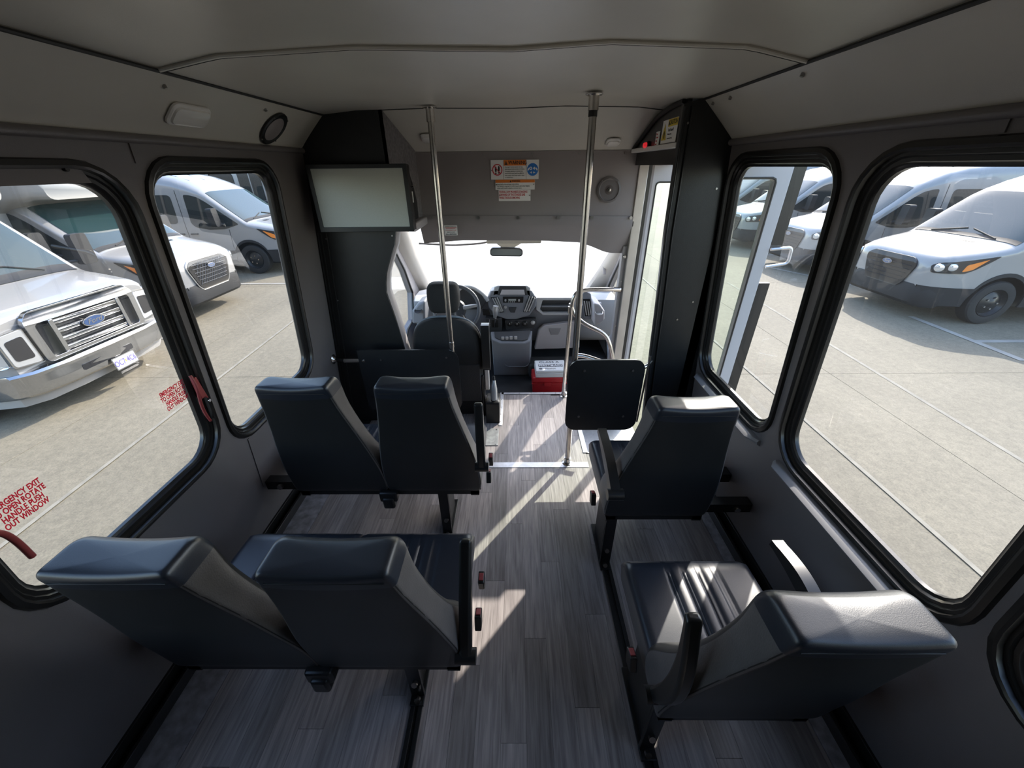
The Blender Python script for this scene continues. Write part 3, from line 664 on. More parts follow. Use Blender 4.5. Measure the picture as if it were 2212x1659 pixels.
# right barrier panel
mpr = thing('barrier_panel', 'black rounded square barrier panel in front of the right front seat', 'barrier panel', (0.5,1.92,0), 'black barrier panels')
yq = 1.918
a_ = (0.286,1.915,0.765); b_ = (0.781,1.915,0.293)
MB().plate(rrect(0.297,0.290,0.724,0.765,0.065), 0.012, lambda u,v,w: Vector((u,yq+w,v))).build('board', BLKP, mpr)
for x, z in ((0.385,0.70),(0.655,0.70),(0.375,0.392),(0.640,0.392)): MB().cyl((x,yq,z),(x,yq-0.006,z),0.007,12).build('bolt', SCR, mpr)
MB().cyl((0.334,1.95,0.70),(0.334,1.905+0.02,0.70),0.012,10).build('clamp', BLK, mpr); MB().cyl((0.334,1.95,0.392),(0.334,1.925,0.392),0.012,10).build('clamp', BLK, mpr)
MB().tube([(0.66,1.93,0.70),(0.74,1.96,0.70),(0.79,2.03,0.70)],0.012,10,rb=0.03).build('support_rod', CHR, mpr)
MB().tube([(0.745,1.935,0.78),(0.735,1.935,0.34)],0.006,10).build('side_rail', CHR, mpr, label='thin bright rail along the right edge')
# left barrier panel and its rail
mpl = thing('barrier_panel', 'wide black barrier panel behind the driver seat with rounded right corner', 'barrier panel', (-0.8,2.3,0), 'black barrier panels')
yv = 2.31
MB().plate([(-1.05,0.19)]+[(-0.46,0.19)]+[(x,z) for x,z in rrect(-0.9,0.19,-0.383,0.660,0.075) if x > -0.46 and z < 0.30][0:0]+[(-0.40,0.20),(-0.383,0.24)]+[(-0.458+0.075*math.cos(math.radians(a)),0.580+0.075*math.sin(math.radians(a))) for a in range(0,91,15)]+[(-1.05,0.655)], 0.012, lambda u,v,w: Vector((u,yv+w,v))).build('board', BLKP, mpl)
for x, z in ((-0.46,0.60),(-0.90,0.585)): MB().cyl((x,yv,z),(x,yv-0.006,z),0.0065,12).build('bolt', SCR, mpl)
MB().cyl((-1.007,2.320,0.579),(-1.168,2.360,0.557),0.0155,20).build('rail', CHR, mpl, label='short horizontal steel tube')
MB().cyl((-1.158,2.360,0.557),(-1.245,2.39,0.556),0.0125,16).build('rail_end', BLK, mpl)
flg = frame((-1.262,2.392,0.553),(0,1,0),(0,0,1))
MB().lathe([(0.034,0.0),(0.034,0.004),(0.022,0.012),(0.015,0.030)], flg, 24).build('flange', CHR, mpl)
# curved handrail assembly at the entry
hr = thing('handrail', 'curved stainless handrail around the entry step with a sloping branch', 'handrail', (0.42,2.80,0))
A = (0.406,2.800,0.023)
MB().tube([(0.401,2.800,0.032), (0.417,2.800,0.747), (0.432,2.800,0.882), (0.508,2.820,0.903), (0.773,2.840,0.899)], 0.0155, 16, rb=0.06).build('main_tube', CHR, hr)
MB().tube([(0.413,2.800,0.808), (0.443,2.800,0.718), (0.519,2.760,0.658), (0.679,2.720,0.591), (0.719,2.700,0.512), (0.766,2.700,0.355), (0.821,2.700,0.081)], 0.0155, 16, rb=0.05).build('sloping_tube', CHR, hr)
MB().tube([(0.436,2.550,0.495), (0.494,2.520,0.509), (0.606,2.440,0.499), (0.736,2.360,0.470)], 0.0155, 16, rb=0.05).build('lower_tube', CHR, hr)
MB().cyl((0.728,2.840,0.899),(0.781,2.845,0.897),0.019,16).build('collar', CHR, hr)
MB().cyl((0.414,2.800,0.733),(0.415,2.800,0.783),0.020,16).build('collar', CHR, hr)
flange((A[0],2.80,0.0),(0,0,1),hr)

# ---------------------------------------------------------------- seats
def backrest(cx_, par, zt=1.0, seam=True):
    """local y: 0 at the rear face near the bottom, seat faces +y"""
    rows = [ # z, half width, y rear, y front
        (0.34,0.205,0.012,0.090),(0.36,0.222,0.0,0.125),(0.40,0.226,-0.006,0.150),(0.46,0.224,-0.016,0.150),(0.52,0.220,-0.028,0.118),(0.60,0.208,-0.046,0.070),(0.68,0.193,-0.062,0.040),
        (0.76,0.176,-0.078,0.018),(0.84,0.160,-0.096,0.004),(0.90,0.149,-0.110,-0.002),(0.95,0.142,-0.121,-0.008),(0.975,0.139,-0.127,-0.016),(0.992,0.135,-0.130,-0.026),(1.000,0.128,-0.124,-0.040)]
    m = MB(); rings = []
    for z, hw, yr, yf in rows:
        ring = []
        rr = 0.012; rf = 0.035 if z < 0.95 else 0.022
        for (cxx, cyy, a0, r) in ((hw-rf,yf-rf,0,rf),(-hw+rf,yf-rf,90,rf),(-hw+rr,yr+rr,180,rr),(hw-rr,yr+rr,270,rr)):
            for k in range(5):
                a = math.radians(a0+22.5*k); ring.append(Vector((cx_+cxx+r*math.cos(a), cyy+r*math.sin(a), z)))
        full = []
        for q in range(20):
            a_, b_ = ring[q], ring[(q+1)%20]; full.append(a_)
            if q % 5 == 4:
                ns = 10 if q in (4,14) else 3
                for k in range(1,ns): full.append(a_.lerp(b_,k/ns))
        ring = full
        rings.append(ring)
    lr = rings[-1]; cc = sum(lr, Vector())/len(lr)
    for f_, dz in ((0.94,0.0015),(0.86,0.0025),(0.72,0.0038),(0.55,0.0048),(0.35,0.0055),(0.15,0.0058)): rings.append([cc+Vector(((p.x-cc.x)*f_,(p.y-cc.y)*f_,0))+Vector((0,0,p.z-cc.z+dz)) for p in lr])
    for rg in rings[10:]:
        for p in rg: p.z += 0.012*((p.x-cx_)/0.135)**2-0.006
    n = len(rings[0]); vs = [p for R in rings for p in R]; fs = []; mi = []
    for i in range(len(rings)-1):
        for k in range(n):
            fs.append((i*n+k,i*n+(k+1)%n,(i+1)*n+(k+1)%n,(i+1)*n+k))
            kk = k % n
            side = (kk in (14,)) or kk in (4,) or kk in (3,) or kk in (5,) or kk == 19 or kk in (0,1,8,9)
            rear = kk == 14
            xm = abs((rings[i][k].x+rings[i][(k+1)%n].x)/2-cx_); hw_ = rows[min(i,len(rows)-1)][1]
            mi.append(2 if i >= 10 else (1 if (xm > hw_-0.006) else (0)))
    fs += [tuple(range(n-1,-1,-1)), tuple((len(rings)-1)*n+k for k in range(n))]; mi += [0,2]
    m.add(vs, fs); m.mi = mi
    o = m.build('backrest', [SEATB, SEATS, SEAT], par, sharp=50)
    sbm = o.modifiers.new('sub','SUBSURF'); sbm.levels = 1; sbm.render_levels = 2
    if seam:
        pts = []
        for z, hw, yr, yf in rows[2:11]: pts.append((cx_+hw-0.004, yr+0.006, z))
        MB().tube(pts, 0.0022, 6).build('seam', TAPE, o)
        pts = []
        for z, hw, yr, yf in rows[2:11]: pts.append((cx_-hw+0.004, yr+0.006, z))
        MB().tube(pts, 0.0022, 6).build('seam', TAPE, o)
        MB().tube([(cx_-0.122+0.244*k/20, -0.1265, 0.972) for k in range(21)], 0.0016, 6).build('seam', TAPE, o)
    # raised pad: top cushion cap in smoother blue-black vinyl
    return o
def cushion(cx_, par, hw=0.222, y0=0.02, y1=0.445, zt=0.452, zb=0.345):
    nx, ny = 74, 14; top = []; m = MB()
    def prof(x):  # channel stitching running front to back
        d = 0.0
        for g in (-0.085,-0.072,-0.030,-0.017,0.025,0.038,0.080,0.093): d -= 0.0055*math.exp(-((x-g)/0.0035)**2)
        for g in (-0.052,0.004,0.060): d += 0.003*math.cos(min(1,abs(x-g)/0.024)*math.pi/2)
        return d
    vs = []; fs = []
    for j in range(ny+1):
        t = j/ny; y = y0+(y1-y0)*t
        for i in range(nx+1):
            x = -hw+2*hw*i/nx; e = min(1,(hw-abs(x))/0.03); ef = min(1,(y1-y)/0.035+0.0)
            z = zt-0.022*(1-math.sqrt(max(0,1-(1-e)**2)))-0.028*(1-math.sqrt(max(0,1-(1-ef)**2)))
            z += prof(x)*min(1,max(0,(y1-0.03-y)/0.05)) + 0.008*math.sin(math.pi*t)
            vs.append((cx_+x, y, z))
    for j in range(ny):
        for i in range(nx): a = j*(nx+1)+i; fs.append((a,a+1,a+nx+2,a+nx+1))
    n0 = len(vs)
    border = [j*(nx+1) for j in range(ny+1)]+[ny*(nx+1)+i for i in range(1,nx+1)]+[j*(nx+1)+nx for j in range(ny-1,-1,-1)]+[i for i in range(nx-1,0,-1)]
    for b in border: x,y,z = vs[b]; vs.append((cx_+(x-cx_)*0.985, y-(0.02 if y > (y0+y1)/2 else 0), zb))
    nb = len(border)
    for k in range(nb): fs.append((border[k], border[(k+1)%nb], n0+(k+1)%nb, n0+k))
    fs.append(tuple(n0+k for k in range(nb)))
    m.add(vs, fs); m.mi = [0]*(nx*ny)+[1 if (k < ny or nx+ny <= k < nx+2*ny) else 0 for k in range(nb)]+[1]
    o = m.build('cushion', [SEAT, SEATS], par, sharp=60)
    return o
def armrest(par, p0, p1, bend, x, w_=0.036, th=0.05):
    """curved padded arm in the YZ plane from pivot p0 to tip p1"""
    p0 = Vector(p0); p1 = Vector(p1); d = (p1-p0); L = d.length; t_ = d/L; nrm = Vector((-t_.y, t_.x))
    prof_t = []; prof_b = []
    for k in range(13):
        s = k/12; c = p0+d*s+nrm*bend*math.sin(math.pi*s); wd = th*(0.62+0.38*math.sin(math.pi*min(1,s*1.1+0.1)))*(1 if s<0.9 else 0.8)*0.5
        prof_t.append((c+nrm*wd)); prof_b.append((c-nrm*wd))
    poly = [(p.x,p.y) for p in prof_t]+[(p.x,p.y) for p in reversed(prof_b)]
    return MB().plate(poly, w_, lambda u,v,w: Vector((x-w_/2+w, u, v))).build('armrest', BLK, par, bevel=0.009)
def buckle(par, x, y, z, tilt=0.3, side=1):
    o = MB().box((-0.011,-0.022,-0.055),(0.011,0.022,0.0), Matrix.Translation((x,y,z)) @ Matrix.Rotation(tilt,4,'X')).build('seatbelt_buckle', BLK, par, bevel=0.004)
    MB().box((-0.008,-0.013,-0.002),(0.008,0.013,0.004), Matrix.Translation((x,y,z)) @ Matrix.Rotation(tilt,4,'X')).build('release_button', REDH, o, bevel=0.002)
    return o
def leg(par, x, y, w_=0.05):
    o = MB().box((x-w_/2,y-0.03,0.0),(x+w_/2,y+0.24,0.012)).box((x-0.012,y+0.02,0.0),(x+0.012,y+0.20,0.345)).box((x-0.024,y+0.0,0.012),(x+0.024,y+0.012,0.345)).box((x-w_/2,y+0.01,0.10),(x+w_/2,y+0.018,0.345)).build('leg', BLK, par, bevel=0.002)
    return o
def bolts(par, pts):
    for p in pts: MB().cyl(p, (p[0],p[1]-0.012,p[2]+0.006), 0.011, 8).build('bolt', SCR, par)
def seat_frame(par, x0, x1):
    MB().box((x0+0.01,0.01,0.325),(x1-0.01,0.06,0.350)).box((x0+0.01,0.36,0.325),(x1-0.01,0.41,0.350)).box((x0+0.01,0.01,0.318),(x0+0.05,0.41,0.345)).box((x1-0.05,0.01,0.318),(x1-0.01,0.41,0.345)).build('seat_frame', BLK, par)

def double_seat(y0, label, arm, buck, legy):
    t = thing('double_seat', label, 'bus seat', (-0.61,0,0), 'black double seats on the left')
    G = Vector((0,y0,0))
    before = set(bpy.data.objects)
    for cx_ in (-0.832,-0.390): backrest(cx_, t); cushion(cx_, t)
    seat_frame(t, -1.05, -0.17)
    MB().box((-0.655,-0.02,0.30),(-0.57,0.03,0.36)).box((-0.64,-0.03,0.265),(-0.585,0.02,0.33)).build('recliner_cover', BLK, t, bevel=0.01)
    MB().box((-1.275,0.10,0.27),(-1.05,0.15,0.32)).build('wall_bracket', BLK, t); MB().box((-1.275,0.30,0.27),(-1.05,0.36,0.32)).build('wall_bracket', BLK, t)
    MB().cyl((-1.20,0.10,0.295),(-1.20,0.085,0.295),0.014,12).build('bolt', SCR, t)
    for o in set(bpy.data.objects)-before:
        if o.parent is t: o.location.y += y0
    armrest(t, *arm)
    MB().cyl((arm[3]-0.03,arm[0][0],arm[0][1]),(arm[3]+0.03,arm[0][0],arm[0][1]),0.022,16).build('arm_pivot', BLK, t)
    for b in buck: buckle(t, *b)
    leg(t, -0.365, legy); bolts(t, [(-0.362,legy-0.002,0.115),(-0.362,legy-0.012,0.022)])
    return t
def single_seat(y0, label, arms, buck, legy):
    t = thing('single_seat', label, 'bus seat', (0.61,0,0), 'black single seats on the right')
    before = set(bpy.data.objects)
    backrest(0.606, t); cushion(0.610, t); seat_frame(t, 0.39, 0.83)
    MB().box((0.82,0.10,0.27),(1.10,0.15,0.32)).build('wall_bracket', BLK, t); MB().box((0.82,0.30,0.27),(1.10,0.36,0.32)).build('wall_bracket', BLK, t)
    MB().cyl((1.03,0.10,0.295),(1.03,0.085,0.295),0.014,12).build('bolt', SCR, t)
    for o in set(bpy.data.objects)-before:
        if o.parent is t: o.location.y += y0
    for a in arms: armrest(t, *a)
    MB().cyl((arms[0][3]-0.03,arms[0][0][0],arms[0][0][1]),(arms[0][3]+0.03,arms[0][0][0],arms[0][0][1]),0.022,16).build('arm_pivot', BLK, t)
    for b in buck: buckle(t, *b)
    leg(t, 0.428, legy); bolts(t, [(0.425,legy-0.002,0.115),(0.425,legy-0.012,0.022)])
    return t
double_seat(1.345, 'black vinyl double seat behind the wide barrier panel, farther of two', ((1.285,0.56),(1.29,0.885),0.0,-0.150), [(-0.128,1.36,0.47,-0.3),(-0.128,1.50,0.44,0.2)], 1.385)
double_seat(0.600, 'black vinyl double seat at the bottom left, nearest the camera', ((0.585,0.46),(0.755,0.755),0.0,-0.150), [(-0.128,0.735,0.42,-0.3),(-0.128,0.86,0.42,0.2)], 0.665)
single_seat(1.190, 'black vinyl single seat behind the small barrier panel, farther of two', [((1.06,0.62),(1.36,0.70),0.012,0.372)], [(0.345,1.27,0.42,-0.3)], 1.205)
single_seat(0.475, 'black vinyl single seat at the bottom right in sunlight, nearest the camera', [((0.50,0.44),(0.475,0.86),0.045,0.378),((0.60,0.60),(0.84,0.63),0.015,0.842)], [(0.352,0.625,0.40,-0.3)], 0.520)

# emergency exit decals and red handles on the second left window
def decal(label, y, z, size):
    o = thing('exit_decal', label, 'decal', (0,0,0), 'emergency exit decals on the glass')
    for i, t in enumerate(['EMERGENCY EXIT', 'TO OPEN ROTATE', 'HANDLE PUSH', 'OUT WINDOW']):
        p = Lf(y, z+size*0.86*(1.5-i), 0.024)
        F = frame(p, (0,1,0), (0.0838,0,1)); text(t, F, size, DECAL, o, sx=0.60, ext=0.0003, bold=0.0007)
    return o
decal('red exit lettering on the glass beside the front red handle', 1.203, 0.980, 0.0235)
decal('red exit lettering on the glass near the left edge of the photo', 0.690, 0.966, 0.0235)
def exit_handle(label, y, z):
    o = thing('window_release', label, 'handle', (0,0,0), 'red window release handles')
    pts = [Lf(y,z+0.10,-0.004), Lf(y-0.006,z+0.06,-0.020), Lf(y-0.014,z,-0.018), Lf(y-0.006,z-0.06,-0.010), Lf(y+0.016,z-0.115,-0.002)]
    MB().tube(pts, 0.0055, 10, rb=0.03).build('grip', REDH, o)
    MB().plate([(y-0.004,z+0.085),(y+0.012,z+0.09),(y+0.034,z-0.02),(y+0.022,z-0.005),(y+0.002,z-0.005)], -0.014, lambda u,v,w: Lf(u,v,0.0+w)).build('latch_plate', REDH, o, bevel=0.003)
    MB().cyl(Lf(y+0.035,z-0.03,0), Lf(y+0.035,z-0.03,-0.014), 0.006, 10).build('pin', CHROME, o)
    return o
exit_handle('red release handle on the front edge of the second left window', 1.262, 0.93)
eh = thing('window_release', 'red release handle at the bottom left corner of the photo', 'handle', (0,0,0), 'red window release handles')
MB().tube([(-1.229,0.604,0.968),(-1.231,0.621,0.944),(-1.235,0.629,0.901),(-1.239,0.632,0.843)], 0.0075, 10, rb=0.03).build('grip', REDH, eh)
MB().cyl((-1.229,0.604,0.968),(-1.232,0.586,0.934), 0.006, 10).build('pin', CHROME, eh)

# ---------------------------------------------------------------- cab
ZC = -0.10
struct(MB().box((-1.08,2.855,ZC-0.04),(0.98,4.45,ZC)).box((-0.6,2.46,ZC-0.04),(-0.13,2.86,ZC+0.095)).build('floor_cab', CABF))
struct(MB().box((0.14,2.852,ZC),(0.80,2.87,-0.004)).build('trim_17', TRIMG))
# cab side walls with window openings
def YZ(*q): return [(p[1],p[2]) for p in q]
HLS = {1: [(3.22,-0.15),(3.66,-0.15),(3.92,0.15),(4.04,0.50),(4.0,0.62),(3.68,0.94),(3.34,1.34),(3.22,1.40)], -1: [(2.75,0.12),(3.2,0.12)]+YZ((-1.060,3.536,0.321),(-1.060,3.781,0.336),(-1.060,3.888,0.586),(-1.060,3.722,0.853))+[(3.25,1.34),(2.75,1.42)]}
def cside(name, sx, x):
    ya = 2.48 if sx < 0 else 3.17; yb_ = 2.75 if sx < 0 else 2.98
    out = [(ya,-0.3),(4.50,-0.3),(4.48,0.50),(3.90,1.04),(3.42,1.50),(3.3,1.80),(ya,1.80)]
    hl = HLS[sx]
    o = struct(MB().plate(out, 0.05*sx, lambda u,v,w: Vector((x+w,u,v)), [hl]).build(name, TRIMG))
    MB().add([(x+0.02*sx,u,v) for u,v in hl],[tuple(range(len(hl)))]).build('pane', G_WIN, o)
    m = MB(); m.tube([(x-0.004*sx,u,v) for u,v in hl], 0.012, 8, closed=True).build('seal', RUB, o)
    return o
csl = cside('wall_cab_left', -1, -1.06)
csr = cside('wall_cab_right', 1, 0.98)
# A pillars
def apillar(name, sx, x0, x1):
    # inner edge / outer edge from the dash up
    ys = [(4.36,0.49),(4.1,0.745),(3.85,0.985),(3.6,1.22),(3.38,1.42)]; wx = -1.06 if sx < 0 else 0.98
    rings = []
    for k,(y,z) in enumerate(ys):
        xi = x0[k]
        rings.append([Vector((xi,y,z)),Vector((xi+sx*0.012,y-0.05,z-0.02)),Vector((xi+(wx-xi)*0.5,y-0.075,z-0.03)),Vector((wx,y-0.10,z-0.02)),Vector((wx,y+0.03,z+0.02))])
    o = struct(MB().loft(rings).build(name, TRIMB, sharp=50)); return o
apl = apillar('pillar_left', -1, (-0.945,-0.952,-0.955,-0.94,-0.92), 0); apr = apillar('pillar_right', 1, (0.795,0.86,0.905,0.91,0.89), 0)
MB().box((0.0,0.0,0.0),(0.03,0.012,0.14), frame((0.884,3.920,0.751),(1,0,0),(0,1,-0.8))).build('grab_recess', TRIMG, apr, bevel=0.004)
# windshield
ws = struct(MB().add([(-1.05,4.42,0.46),(0.98,4.42,0.46),(0.98,3.88,1.00),(-1.05,3.88,1.00),(0.98,3.40,1.44),(-1.05,3.40,1.44)],[(0,1,2,3),(3,2,4,5)]).build('windshield', G_WS))
# sun visor strip seen along the top of the windshield
vz = thing('sun_visor', 'pale rod and folded sun visor along the windshield top', 'sun visor', (0,0,0))
MB().tube([(-0.751,3.150,1.185),(-0.481,3.150,1.169),(-0.263,3.150,1.181),(-0.183,3.150,1.200)], 0.007, 8, rb=0.05).build('rod', TRIMG, vz)
MB().box((-0.22,3.10,1.185),(0.20,3.13,1.220)).build('visor', TRIMB, vz, bevel=0.01)
MB().box((-0.20,3.11,1.22),(-0.17,3.125,1.80)).build('bracket', TRIMB, vz)
# outside mirror seen through the side window
om = thing('outside_mirror', 'dark outside mirror on a bent arm beyond the right cab window', 'mirror', (0,0,0))
MB().tube([(1.02,4.0,0.42),(1.12,4.02,0.46),(1.16,4.02,0.40),(1.02,4.0,0.28)], 0.012, 8, rb=0.03).build('arm', CLAD, om)
MB().plate(rrect(-0.05,-0.09,0.05,0.09,0.03), 0.06, lambda u,v,w: Vector((1.10+u,4.04+w,0.36+v))).build('housing', CLAD, om, bevel=0.01)
# rear view mirror
rm = thing('rear_view_mirror', 'small interior rear-view mirror hanging from the windshield', 'mirror', (0,0,0))
F = frame((-0.073,3.300,1.081),(1,0,-0.02),(0,-0.15,1))
MB().plate(rrect(-0.135,-0.034,0.135,0.034,0.028), 0.028, lambda u,v,w: F @ Vector((u,v+(0.01*math.cos(u*10)),-w))).build('housing', DASHD, rm, bevel=0.004)
MB().plate(rrect(-0.126,-0.027,0.126,0.027,0.024), 0.002, lambda u,v,w: F @ Vector((u,v+(0.01*math.cos(u*10)),w))).build('glass', mat('mirror_glass',(0.42,0.47,0.46),0.15,0.6), rm)
MB().tube([(-0.065,3.320,1.081),(-0.065,3.340,1.140)],0.008,8).build('arm', CHR, rm)
MB().tube([(-0.03,3.31,1.17),(-0.03,3.40,1.46)], 0.014, 8).build('stalk', DASHD, rm)
MB().plate(XZ((-0.199,3.300,1.187),(0.110,3.300,1.185),(-0.003,3.300,1.125),(-0.117,3.300,1.126)), 0.03, lambda u,v,w: Vector((u,3.30+w,v))).build('mirror_base', TRIMB, rm, bevel=0.006)

# dashboard
db = thing('dashboard', 'grey dashboard with centre stack, vents, cubbies and glove box', 'dashboard', (0,0,0))
prof = [(4.42,0.475),(4.2,0.535),(3.85,0.615),(3.58,0.640),(3.52,0.615),(3.50,0.56),(3.53,0.30),(3.60,0.20),(3.72,0.12),(4.42,0.10)]
m = MB(); rings = []
for i in range(25):
    t = i/24; x = -0.97+1.92*t; bul = 0.05*(2*t-1)**2
    rings.append([Vector((x,y+(bul if y<3.8 else 0),z-0.02*(2*t-1)**2*(1 if y<3.8 else 0))) for y,z in prof])
m.loft(rings).build('dash_body', DASH, db, sharp=40)
m = MB(); rings = []
for i in range(25):
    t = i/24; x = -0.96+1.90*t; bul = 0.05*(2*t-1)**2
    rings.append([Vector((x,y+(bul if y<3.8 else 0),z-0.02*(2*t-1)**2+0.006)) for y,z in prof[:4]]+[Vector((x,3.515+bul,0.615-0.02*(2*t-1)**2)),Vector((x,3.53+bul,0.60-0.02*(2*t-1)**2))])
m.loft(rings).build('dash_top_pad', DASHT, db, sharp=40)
def dpoly(pts, y, th, m_, name, par=db, bevel=0.006, holes=(), label=None):
    """pts are (x,z) on plane y, extruded away from the viewer"""
    return MB().plate(pts, th, lambda u,v,w: Vector((u,y+w,v)), holes).build(name, m_, par, bevel=bevel, label=label)
Y1 = 3.44
cs = dpoly(XZ((-0.260,3.440,0.649),(-0.223,3.440,0.726),(0.145,3.440,0.727),(0.196,3.440,0.650),(0.190,3.440,0.576),(0.127,3.440,0.488),(0.019,3.440,0.452),(-0.094,3.440,0.453),(-0.180,3.440,0.485),(-0.246,3.440,0.566)), Y1, 0.14, DASH, 'centre_stack', bevel=0.012)
dpoly(XZ((-0.216,3.420,0.655),(-0.191,3.500,0.760),(-0.157,3.500,0.772),(0.104,3.500,0.770),(0.134,3.500,0.753),(0.145,3.420,0.652),(0.111,3.420,0.678),(-0.182,3.420,0.681)), 3.44, 0.16, DASHT, 'display_hood', bevel=0.01)
dpoly(XZ((-0.142,3.430,0.770),(0.094,3.430,0.768),(0.111,3.430,0.684),(-0.165,3.430,0.686)), 3.432, 0.01, DASHD, 'display_recess', bevel=0.003)
dpoly(XZ((-0.122,3.428,0.737),(0.078,3.428,0.735),(0.086,3.428,0.689),(-0.140,3.428,0.691)), 3.429, 0.004, DASHL, 'display_tray', bevel=0.002)
rd = dpoly(XZ((-0.115,3.432,0.672),(0.074,3.432,0.671),(0.070,3.432,0.615),(-0.112,3.432,0.616)), 3.428, 0.02, BLK, 'radio', bevel=0.003)
dpoly(XZ((-0.065,3.425,0.652),(0.006,3.425,0.652),(0.006,3.425,0.635),(-0.065,3.425,0.635)), 3.426, 0.004, SCREEN, 'radio_display', rd, bevel=0.001)
for px_ in (1092.5,1121): 
    pass
for P_ in ((-0.091,3.426,0.644),(0.032,3.426,0.643)): MB().cyl(P_,(P_[0],P_[1]-0.02,P_[2]),0.009,16).build('knob', SILV, rd)
for P_ in ((-0.061,3.426,0.626),(-0.044,3.426,0.626),(-0.027,3.426,0.626),(-0.011,3.426,0.626)): MB().box((P_[0]-0.005,P_[1]-0.004,P_[2]-0.003),(P_[0]+0.005,P_[1]+0.004,P_[2]+0.003)).build('preset_button', WHT, rd)
for A0,A1 in (((-0.208,3.430,0.661),(-0.148,3.430,0.533)),((-0.187,3.430,0.665),(-0.131,3.430,0.533)),((-0.166,3.430,0.669),(-0.118,3.430,0.538)),((0.132,3.430,0.675),(0.083,3.430,0.536)),((0.154,3.430,0.671),(0.100,3.430,0.532)),((0.175,3.430,0.662),(0.122,3.430,0.536))):
    MB().box((0,-0.006,0),( (Vector(A1)-Vector(A0)).length,0.006,0.012), frame(A0, Vector(A1)-Vector(A0), (1,0,0.3))).build('vent_slat', SILV, cs, bevel=0.001)
dpoly(XZ((-0.225,3.440,0.666),(-0.154,3.440,0.670),(-0.106,3.440,0.525),(-0.145,3.440,0.517)), 3.436, 0.006, DASHD, 'vent_opening', bevel=0.001)
dpoly(XZ((0.120,3.440,0.677),(0.188,3.440,0.667),(0.131,3.440,0.523),(0.070,3.440,0.524)), 3.436, 0.006, DASHD, 'vent_opening', bevel=0.001)
P_ = (-0.092,3.430,0.577); MB().lathe([(0.014,0),(0.014,0.008),(0.008,0.009)], frame(P_,(1,0,0),(0,0,1)), 18).build('start_switch', SILV, cs)
dpoly(XZ((-0.062,3.430,0.573),(0.010,3.430,0.572),(-0.007,3.430,0.523),(-0.046,3.430,0.524)), 3.428, 0.012, DASHD, 'card_slot', bevel=0.003)
# climate controls
cc = dpoly(XZ((-0.099,3.440,0.448),(0.192,3.440,0.455),(0.202,3.440,0.414),(0.172,3.440,0.368),(-0.092,3.440,0.356)), 3.425, 0.08, DASHD, 'climate_panel', bevel=0.006)
for P_ in ((-0.055,3.420,0.419),(0.014,3.420,0.418),(0.088,3.420,0.418)): MB().lathe([(0.026,0),(0.026,0.006),(0.018,0.010),(0.017,0.020),(0.0001,0.022)], frame(P_,(1,0,0),(0,0,1)), 22).build('dial', BLK, cc); MB().box((P_[0]-0.002,P_[1]-0.026,P_[2]),(P_[0]+0.002,P_[1]-0.021,P_[2]+0.015)).build('dial_mark', WHT, cc)
P_ = (0.162,3.420,0.427); MB().lathe([(0.020,0),(0.020,0.006),(0.014,0.010),(0.0001,0.011)], frame(P_,(1,0,0),(0,0,1)), 20).build('dial', SILV, cc)
# gear lever panel
gp = dpoly(XZ((-0.284,3.430,0.472),(-0.128,3.430,0.470),(-0.127,3.430,0.341),(-0.159,3.430,0.290),(-0.238,3.430,0.309)), 3.42, 0.12, DASHD, 'gear_panel', bevel=0.008)
dpoly(XZ((-0.219,3.410,0.456),(-0.163,3.410,0.455),(-0.165,3.410,0.382),(-0.221,3.410,0.383)), 3.415, 0.006, BLK, 'gear_slot', bevel=0.002)
text('P\nR\nN\nD\n1', frame((-0.242,3.412,0.423),(1,0,0),(0,0,1)), 0.016, WHT, gp, name='gear_letters')
gl_ = MB().tube([(-0.195,3.410,0.396),(-0.184,3.340,0.499)],0.009,10).build('gear_lever', CHR, db)
kp = [(-0.187,3.330,0.511),(-0.182,3.320,0.549),(-0.180,3.310,0.596),(-0.175,3.310,0.626)]
MB().tube(kp, [0.014,0.022,0.029,0.024], 16).build('gear_knob', SILV, db, sharp=70, label='silver gear knob')
# lower console
lc = MB(); T = [(-0.232,3.360,0.365),(0.156,3.360,0.372),(0.136,3.260,0.312),(0.085,3.240,0.294),(-0.144,3.240,0.295),(-0.220,3.260,0.328)]
top = [Vector(p) for p in T]; top = [Vector((p.x,p.y+(0.0),p.z)) for p in top]
bot = [Vector((p.x*0.97,3.36 if i in (2,3,4,5) else 3.5,-0.10)) for i,p in enumerate(top)]
lc.loft([bot, top]).build('lower_console', DASH, db, bevel=0.008)
tc_ = [Vector(p)+Vector((0,0,0.004)) for p in ((-0.197,3.345,0.357),(0.138,3.345,0.369),(0.111,3.270,0.317),(0.068,3.255,0.306),(-0.127,3.255,0.307),(-0.186,3.270,0.333))]
MB().loft([tc_, [p+Vector((0,0,0.006)) for p in tc_]]).build('console_tray', DASHD, db, bevel=0.002)
for P_ in ((-0.118,3.270,0.328),(-0.080,3.270,0.328),(-0.042,3.270,0.332),(0.000,3.270,0.332)):
    MB().box((P_[0]-0.014,P_[1]-0.01,P_[2]-0.01),(P_[0]+0.014,P_[1]+0.012,P_[2]+0.020)).build('rocker_switch', SILV, db, bevel=0.005)
dpoly(XZ((-0.125,3.340,0.097),(0.128,3.340,0.106),(0.125,3.340,0.046),(0.098,3.340,0.011),(-0.082,3.340,0.012),(-0.113,3.340,0.038)), 3.325, 0.10, BLK, 'console_pocket', bevel=0.004)
MB().tube([(-0.129,3.320,0.117),(-0.108,3.320,0.043),(-0.077,3.320,0.017),(0.097,3.320,0.016),(0.128,3.320,0.046),(0.136,3.320,0.125)], 0.006, 8, rb=0.02).build('pocket_rim', DASH, db)
for P_ in ((-0.126,3.300,0.217),(0.035,3.300,0.216)): MB().cyl((P_[0],3.32,P_[2]),(P_[0],3.285,P_[2]),0.004,8).build('screw', SCR, db)
